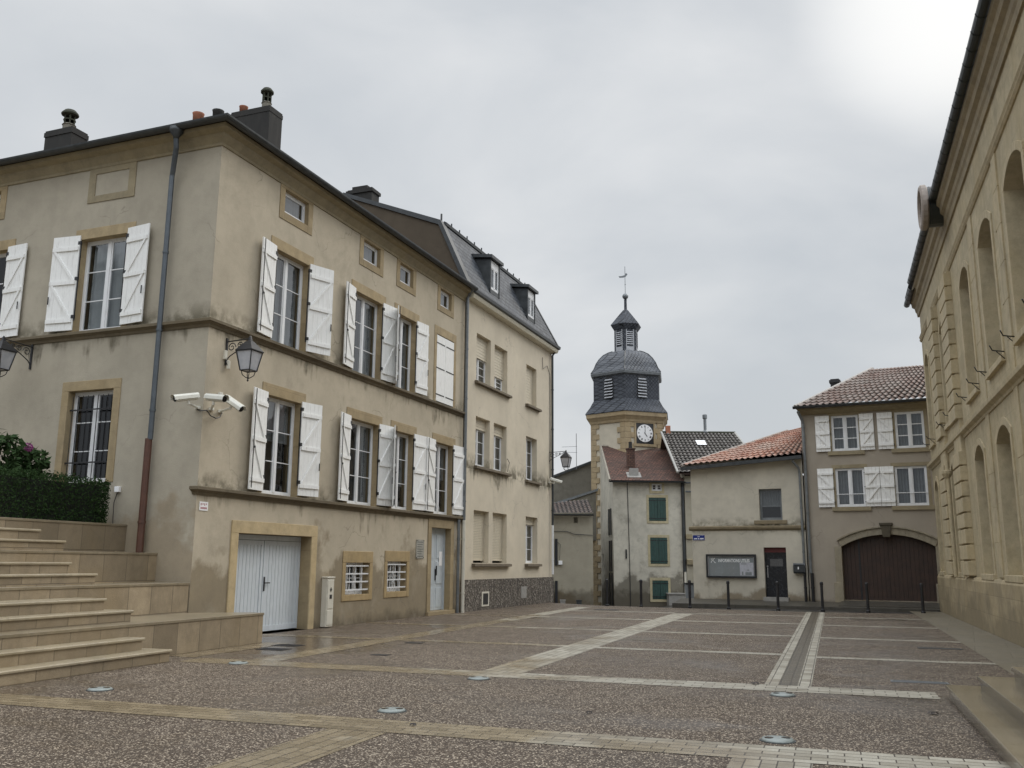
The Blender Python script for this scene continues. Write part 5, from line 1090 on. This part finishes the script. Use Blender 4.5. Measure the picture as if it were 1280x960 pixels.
m = MB(); q = Fr(TC, 0, (0, -1), (1, .0)); m.prism(q, [(.12, 20.42), (.17, 20.36), (.05, 20.2), (-.1, 20.14), (-.36, 20.12), (-.42, 20.22), (-.22, 20.24), (-.02, 20.3), (.05, 20.44)], -.015, .015); m.build('weathercock', M['zinc2'], tw)
# clock on the right hand face
a_ = rt + 5.5 * pi / 3; 
cand = [rt + .5 * pi / 3, rt + 5.5 * pi / 3]; a_ = max(cand, key=lambda t: sin(t)); nn = (sin(a_), cos(a_)); q = Fr((TC[0] + 2.52 * cos(pi / 6) * nn[0], TC[1] + 2.52 * cos(pi / 6) * nn[1]), 0, nn, (-nn[1], nn[0]))
ck = MB(); cz = 9.5; cu0 = .05
ck.box(q, cu0 - .8, cu0 + .8, -.01, .08, cz - .82, cz - .66); ck.box(q, cu0 - .72, cu0 + .72, -.01, .06, cz + .62, cz + .74); ck.box(q, cu0 - .72, cu0 - .6, -.01, .06, cz - .66, cz + .62); ck.box(q, cu0 + .6, cu0 + .72, -.01, .06, cz - .66, cz + .62); ck.build('clock_frame', M['quoin'], tw)
ck = MB(); ck.box(q, cu0 - .6, cu0 + .6, .0, .02, cz - .66, cz + .62); cf = ck.build('clock', M['iron'], tw)
ax3 = (Vector((*nn, 0)), Vector((*q.d, 0)), Vector((0, 0, 1)))
ck = MB(); ck.lathe(Vector(q.P(cu0, 0, cz)), [(.545, .021), (.545, .05), (.5, .055), (.01, .056)], 32, axis=ax3); ck.build('dial', M['whitep'], cf)
ROM = ['XII', 'I', 'II', 'III', 'IIII', 'V', 'VI', 'VII', 'VIII', 'IX', 'X', 'XI']
ck = MB()
sgn = -1 if (q.P(1, 0, 0)[0] - q.P(0, 0, 0)[0]) < 0 else 1
for i in range(12):
    th = i * pi / 6; nst = max(1, len(ROM[i])); rc = .43
    for s_ in range(nst):
        off = (s_ - (nst - 1) / 2) * .034; dx, dz = sin(th) * sgn, cos(th); tx, tz = cos(th) * sgn, -sin(th)
        pc = [(cu0 + dx * (rc + e * .06) + tx * (off + g_ * .011), cz + dz * (rc + e * .06) + tz * (off + g_ * .011)) for e, g_ in ((-1, -1), (-1, 1), (1, 1), (1, -1))]
        ck.prism(q, pc, .0565, .06)
for th, l_, w in ((radians(145), .26, .03), (radians(2), .38, .022)):
    dx, dz, tx, tz = sin(th) * sgn, cos(th), cos(th) * sgn, -sin(th); ck.prism(q, [(cu0 + dx * e + tx * g_, cz + dz * e + tz * g_) for e, g_ in ((-.06, -w), (-.06, w), (l_, w * .5), (l_, -w * .5))], .0605, .068)
ck.build('clock_mark', M['iron'], cf)
# ------------------------------------------------------------------ DARK TILED HOUSE behind
Df = Fr((9.0, 51.5), 88, (0, -1), (1, .0)); dh = thing('rear_tiled_house', (9.0, 51.5, -.6), 'beige house with dark grey tiled gable roof between the tower and the notice house', 'house')
m = MB(); m.box(Df, .75, 4.5, -6.5, -.4, -.9, 6.5); m.prism(Fr((9.72, 51.5), 0, (-1, 0), (0, 1)), [(.2, 6.4), (6, 6.4), (4.2, 9.4)], -.05, .1); m.build('wall', M['stP'], dh)
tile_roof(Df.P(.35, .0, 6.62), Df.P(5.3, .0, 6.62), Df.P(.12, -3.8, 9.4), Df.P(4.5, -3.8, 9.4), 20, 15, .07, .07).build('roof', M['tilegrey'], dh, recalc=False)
m = MB(); m.quad(Df.P(.35, 0, 6.55), Df.P(5.3, 0, 6.55), Df.P(4.5, -3.8, 9.3), Df.P(.12, -3.8, 9.3)); m.quad(Df.P(.12, -3.8, 9.4), Df.P(4.5, -3.8, 9.4), Df.P(4.5, -7, 6.6), Df.P(.2, -7, 6.6)); m.build('rear_roof', M['roof'], dh)
pv = simple('pale_gable_verge', (.40, .39, .36), .8, var=.15)
for a_, b_ in (((.33, .0, 6.66), (.08, -3.8, 9.46)), ((5.32, .0, 6.66), (4.52, -3.8, 9.46))): m = MB(); m.tube([Df.P(*a_), Df.P(*b_)], .08, 5); m.build('verge', pv, dh)
m = MB(); m.tube([Df.P(.08, -3.8, 9.45), Df.P(4.55, -3.8, 9.45)], .09, 6); m.build('ridge_tiles', M['moss'], dh)
m = MB(); m.quad(Df.P(1.95, -2.3, 8.52), Df.P(2.5, -2.3, 8.52), Df.P(2.45, -2.75, 8.85), Df.P(1.9, -2.75, 8.85)); m.build('skylight', M['whitep'], dh)
m = MB(); m.lathe(Df.P(2.75, -3.85, 9.4), [(.16, 0), (.2, .1), (.09, .2), (.09, .9), (.14, .92), (.14, 1.15), (.03, 1.2)], 12); m.build('flue', M['zinc2'], dh, smooth=False); m = MB(); m.box(Df, .35, .62, -4.0, -3.7, 9.3, 9.85); m.build('chimney', M['terra'], dh)
m = MB(); m.profile(Df, [(-.42, 3.0), (-.3, 3.0), (-.3, 3.25), (-.42, 3.25)], .75, 1.7); m.profile(Df, [(-.42, 1.6), (-.25, 1.6), (-.22, 1.85), (-.42, 1.9)], .75, 1.7); m.build('string_course', M['corn'], dh); m = MB(); m.box(Df, 1.2, 1.7, -.45, -.38, -.5, 1.2); m.build('door', M['doord'], dh); m = MB(); m.box(Df, 1.25, 1.6, -.45, -.38, 4.0, 4.6); m.build('window', M['black'], dh)
m = MB()
for z in (6.1, 5.6): m.tube([Df.P(.75, -.2, z), Df.P(1.6, -.2, z)], .05, 6)
m.build('overflow_pipe', M['zinc'], dh)
# ------------------------------------------------------------------ PASSAGE HOUSE and grey barn behind
ph = thing('passage_house', (2.2, 50, -.7), 'low beige rendered house closing the passage beside the tower', 'house')
Pf = Fr((0, 50), 90, (0, -1), (1, 0)); m = MB(); wall(m, Pf, 1.4, 4.4, -1, 4.15, [(3.38, 3.6, 3.75, 4.05)], depth=.2); m.box(Pf, 1.4, 4.4, -6, -.5, -1, 4.1); m.build('wall', M['stP'], ph)
tile_roof(Pf.P(1.2, .25, 4.2), Pf.P(4.42, .25, 4.25), Pf.P(1.2, -3, 4.85), Pf.P(4.42, -3, 5.2), 14, 8, .05, .03).build('roof', M['tiledark'], ph, recalc=False)
half_gutter(Pf, 1.2, 4.42, .32, 4.2, .08).build('gutter', M['zinc'], ph)
m = MB(); m.box(Pf, 2.55, 2.75, 0, .14, 1.55, 1.75); m.build('wall_lamp', M['whitep'], ph); m = MB(); m.tube([Pf.P(2.3, .05, 3.3), Pf.P(3.0, .05, 3.3), Pf.P(3.4, .05, 3.15), Pf.P(4.38, .05, 3.1)], .015, 5); m.tube([Pf.P(2.6, .05, 1.7), Pf.P(2.65, .05, 2.6), Pf.P(2.45, .05, 2.75)], .012, 5); m.build('cable', M['iron'], ph)
for (z0_, z1_) in ((1.5, 2.9), (-.6, .7)): m = MB(); m.box(Pf, 2.05, 2.3, .02, .06, z0_, z1_); m.box(Pf, 2.36, 2.5, .02, .06, z0_, z1_); m.build('shutter', M['frameblk'], ph)
br = thing('grey_barn', (2.5, 62, -1), 'weathered grey barn gable with lead flashed lean-to behind the passage', 'barn')
Bf = Fr((0, 62), 90, (0, -1), (1, 0)); m = MB(); m.prism(Bf, [(0, -1), (8, -1), (8, 9.4), (5.5, 8.3), (2.9, 7.3), (0, 6.1)], -6, 0); m.build('wall', M['stG'], br)
m = MB(); m.prism(Bf, [(0, 6.1), (2.9, 7.3), (5.5, 8.3), (8, 9.4), (8, 9.55), (5.5, 8.46), (2.9, 7.45), (0, 6.25)], -6, .2); m.build('verge', M['zinc'], br)
m = MB(); m.plate(Fr((0, 57), 90, (0, -1), (1, 0)), [(1.5, 0), (5.4, 0), (5.4, -4), (1.5, -4)], lambda u, v: 4.25 + u * .33 - v * .02, lambda u, v: 4.4 + u * .33 - v * .02); m.build('lean_to_roof', M['zinc2'], br)
m = MB(); m.prism(Fr((0, 57.1), 90, (0, -1), (1, 0)), [(1.5, 3), (5.4, 3), (5.4, 6.0), (1.5, 4.72)], -.1, 0); m.build('lean_to_wall', M['stG'], br)
an = thing('television_antenna', (3.6, 60, 5.5), 'thin television aerial rods sticking up left of the tower', 'antenna')
m = MB(); m.tube([(4.25, 60, 7.6), (4.25, 60, 10.0)], .02, 5); m.build('mast', M['zinc2'], an); m = MB()
m.tube([(3.3, 60, 9.1), (4.3, 60, 9.15)], .012, 4); m.tube([(3.35, 60, 8.75), (4.3, 60, 8.75)], .012, 4); m.build('boom', M['zinc2'], an)
# planter pots at the passage wall
for x, l_ in ((2.75, 'small grey box standing at the foot of the passage house, left of two'), (3.6, 'small dark box standing at the foot of the passage house, right of two')):
    zg = ground_z(x, 49.6); m = MB(); f = Fr((x, 49.6), 90, (0, -1), (1, 0)); m.box(f, -.13, .13, -.12, .12, zg, zg + .42); m.box(f, -.15, .15, -.14, .14, zg + .42, zg + .47); tag(m.build('utility_box', M['conc' if x < 3 else 'zinc'], origin=(x, 49.6, zg)), l_, 'utility box')

# ------------------------------------------------------------------ world, sun, camera
w = bpy.data.worlds.new("World"); SC.world = w; w.use_nodes = True; nt = w.node_tree; nt.nodes.clear()
def wn(t, **k):
    x = nt.nodes.new('ShaderNode' + t)
    for a, b in k.items(): setattr(x, a, b)
    return x
sky = wn('TexSky', sky_type='NISHITA', sun_disc=False, sun_elevation=radians(SUN_EL), sun_rotation=radians(SUN_AZ)); sky.air_density = 1.5; sky.dust_density = 4
tc = wn('TexCoord'); lk = nt.links.new
mp = wn('Mapping'); mp.inputs['Scale'].default_value = (1, 1, 2.2); mp.inputs['Location'].default_value = (.3, .1, .2); lk(tc.outputs['Generated'], mp.inputs[0])
n1 = wn('TexNoise'); n1.inputs['Scale'].default_value = 2.1; n1.inputs['Detail'].default_value = 6; n1.inputs['Roughness'].default_value = .5; n1.inputs['Distortion'].default_value = .3; lk(mp.outputs[0], n1.inputs['Vector'])
cr = wn('ValToRGB'); e = cr.color_ramp.elements; e[0].position = .36; e[0].color = (5.9, 6.3, 6.75, 1); e[1].position = .62; e[1].color = (7.9, 8.1, 8.3, 1); lk(n1.outputs['Fac'], cr.inputs[0])
# glow of the veiled sun
sd = Vector((.40, .756, .519)).normalized()
dp = wn('VectorMath', operation='DOT_PRODUCT'); dp.inputs[1].default_value = sd; lk(tc.outputs['Generated'], dp.inputs[0])
mrg = wn('MapRange'); mrg.interpolation_type = 'SMOOTHSTEP'; mrg.inputs[1].default_value = .9885; mrg.inputs[2].default_value = 1.0003; mrg.inputs[4].default_value = .8; lk(dp.outputs['Value'], mrg.inputs[0])
mg = wn('Mix', data_type='RGBA'); mg.inputs[7].default_value = (11.5, 11.5, 11.3, 1); lk(mrg.outputs[0], mg.inputs[0]); lk(cr.outputs[0], mg.inputs[6])
ms = wn('Mix', data_type='RGBA'); ms.inputs[0].default_value = .92; lk(sky.outputs[0], ms.inputs[6]); lk(mg.outputs[2], ms.inputs[7])
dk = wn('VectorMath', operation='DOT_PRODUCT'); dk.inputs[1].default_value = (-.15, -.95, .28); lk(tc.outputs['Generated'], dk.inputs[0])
def mrange(src, a, b, c, d):
    x = wn('MapRange'); x.interpolation_type = 'SMOOTHSTEP'
    for q, v in zip((1, 2, 3, 4), (a, b, c, d)): x.inputs[q].default_value = v
    lk(src, x.inputs[0]); return x.outputs[0]
def mm(op, a, b):
    x = wn('Math', operation=op)
    for q, v in ((0, a), (1, b)):
        if isinstance(v, float): x.inputs[q].default_value = v
        else: lk(v, x.inputs[q])
    return x.outputs[0]
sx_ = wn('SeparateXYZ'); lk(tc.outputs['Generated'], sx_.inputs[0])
fac = mm('ADD', mrange(dk.outputs['Value'], -.1, .8, 1., 2.2), mrange(sx_.outputs[2], .56, .9, 0., 1.7))      # sky brightness added overhead and behind the camera to light the house fronts
dh_ = wn('VectorMath', operation='DOT_PRODUCT'); dh_.inputs[1].default_value = (-.75, -.66, 0); lk(tc.outputs['Generated'], dh_.inputs[0])
hz = mm('MULTIPLY', mrange(dh_.outputs['Value'], .1, .3, 0., 1.), mrange(mm('SUBTRACT', sx_.outputs[2], mm('MULTIPLY', n1.outputs['Fac'], .3)), .14, .2, .8, 0.))  # dark band added to the sky low behind the camera, dims window reflections
fac = mm('MULTIPLY', fac, mm('SUBTRACT', 1., hz))
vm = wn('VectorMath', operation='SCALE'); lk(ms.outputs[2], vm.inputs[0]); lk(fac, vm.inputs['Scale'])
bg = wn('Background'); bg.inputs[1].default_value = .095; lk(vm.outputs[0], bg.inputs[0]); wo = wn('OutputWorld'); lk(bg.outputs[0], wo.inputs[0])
sl_ = bpy.data.lights.new('sun', 'SUN'); sl_.energy = 1.1; sl_.angle = radians(25); sl_.color = (1, .95, .87); so = bpy.data.objects.new('sun', sl_); COL.objects.link(so)
dv = Vector((sin(radians(SUN_AZ)) * cos(radians(SUN_EL)), cos(radians(SUN_AZ)) * cos(radians(SUN_EL)), sin(radians(SUN_EL)))); so.rotation_euler = dv.to_track_quat('Z', 'Y').to_euler(); so.location = (0, 0, 40)
cam = bpy.data.cameras.new('camera'); co = bpy.data.objects.new('camera', cam); COL.objects.link(co); SC.camera = co
cam.sensor_width = 36; cam.lens = 36 * 1150 / 1280; cam.clip_end = 5000; cam.clip_start = .05
co.location = (0, 0, 1.6); co.rotation_euler = (Matrix.Rotation(radians(90 + 11.02), 4, 'X') @ Matrix.Rotation(radians(CAMROLL if 'CAMROLL' in globals() else .42), 4, 'Z')).to_euler()
SC.view_settings.view_transform = 'Standard'; SC.view_settings.look = 'None'; SC.view_settings.exposure = 0
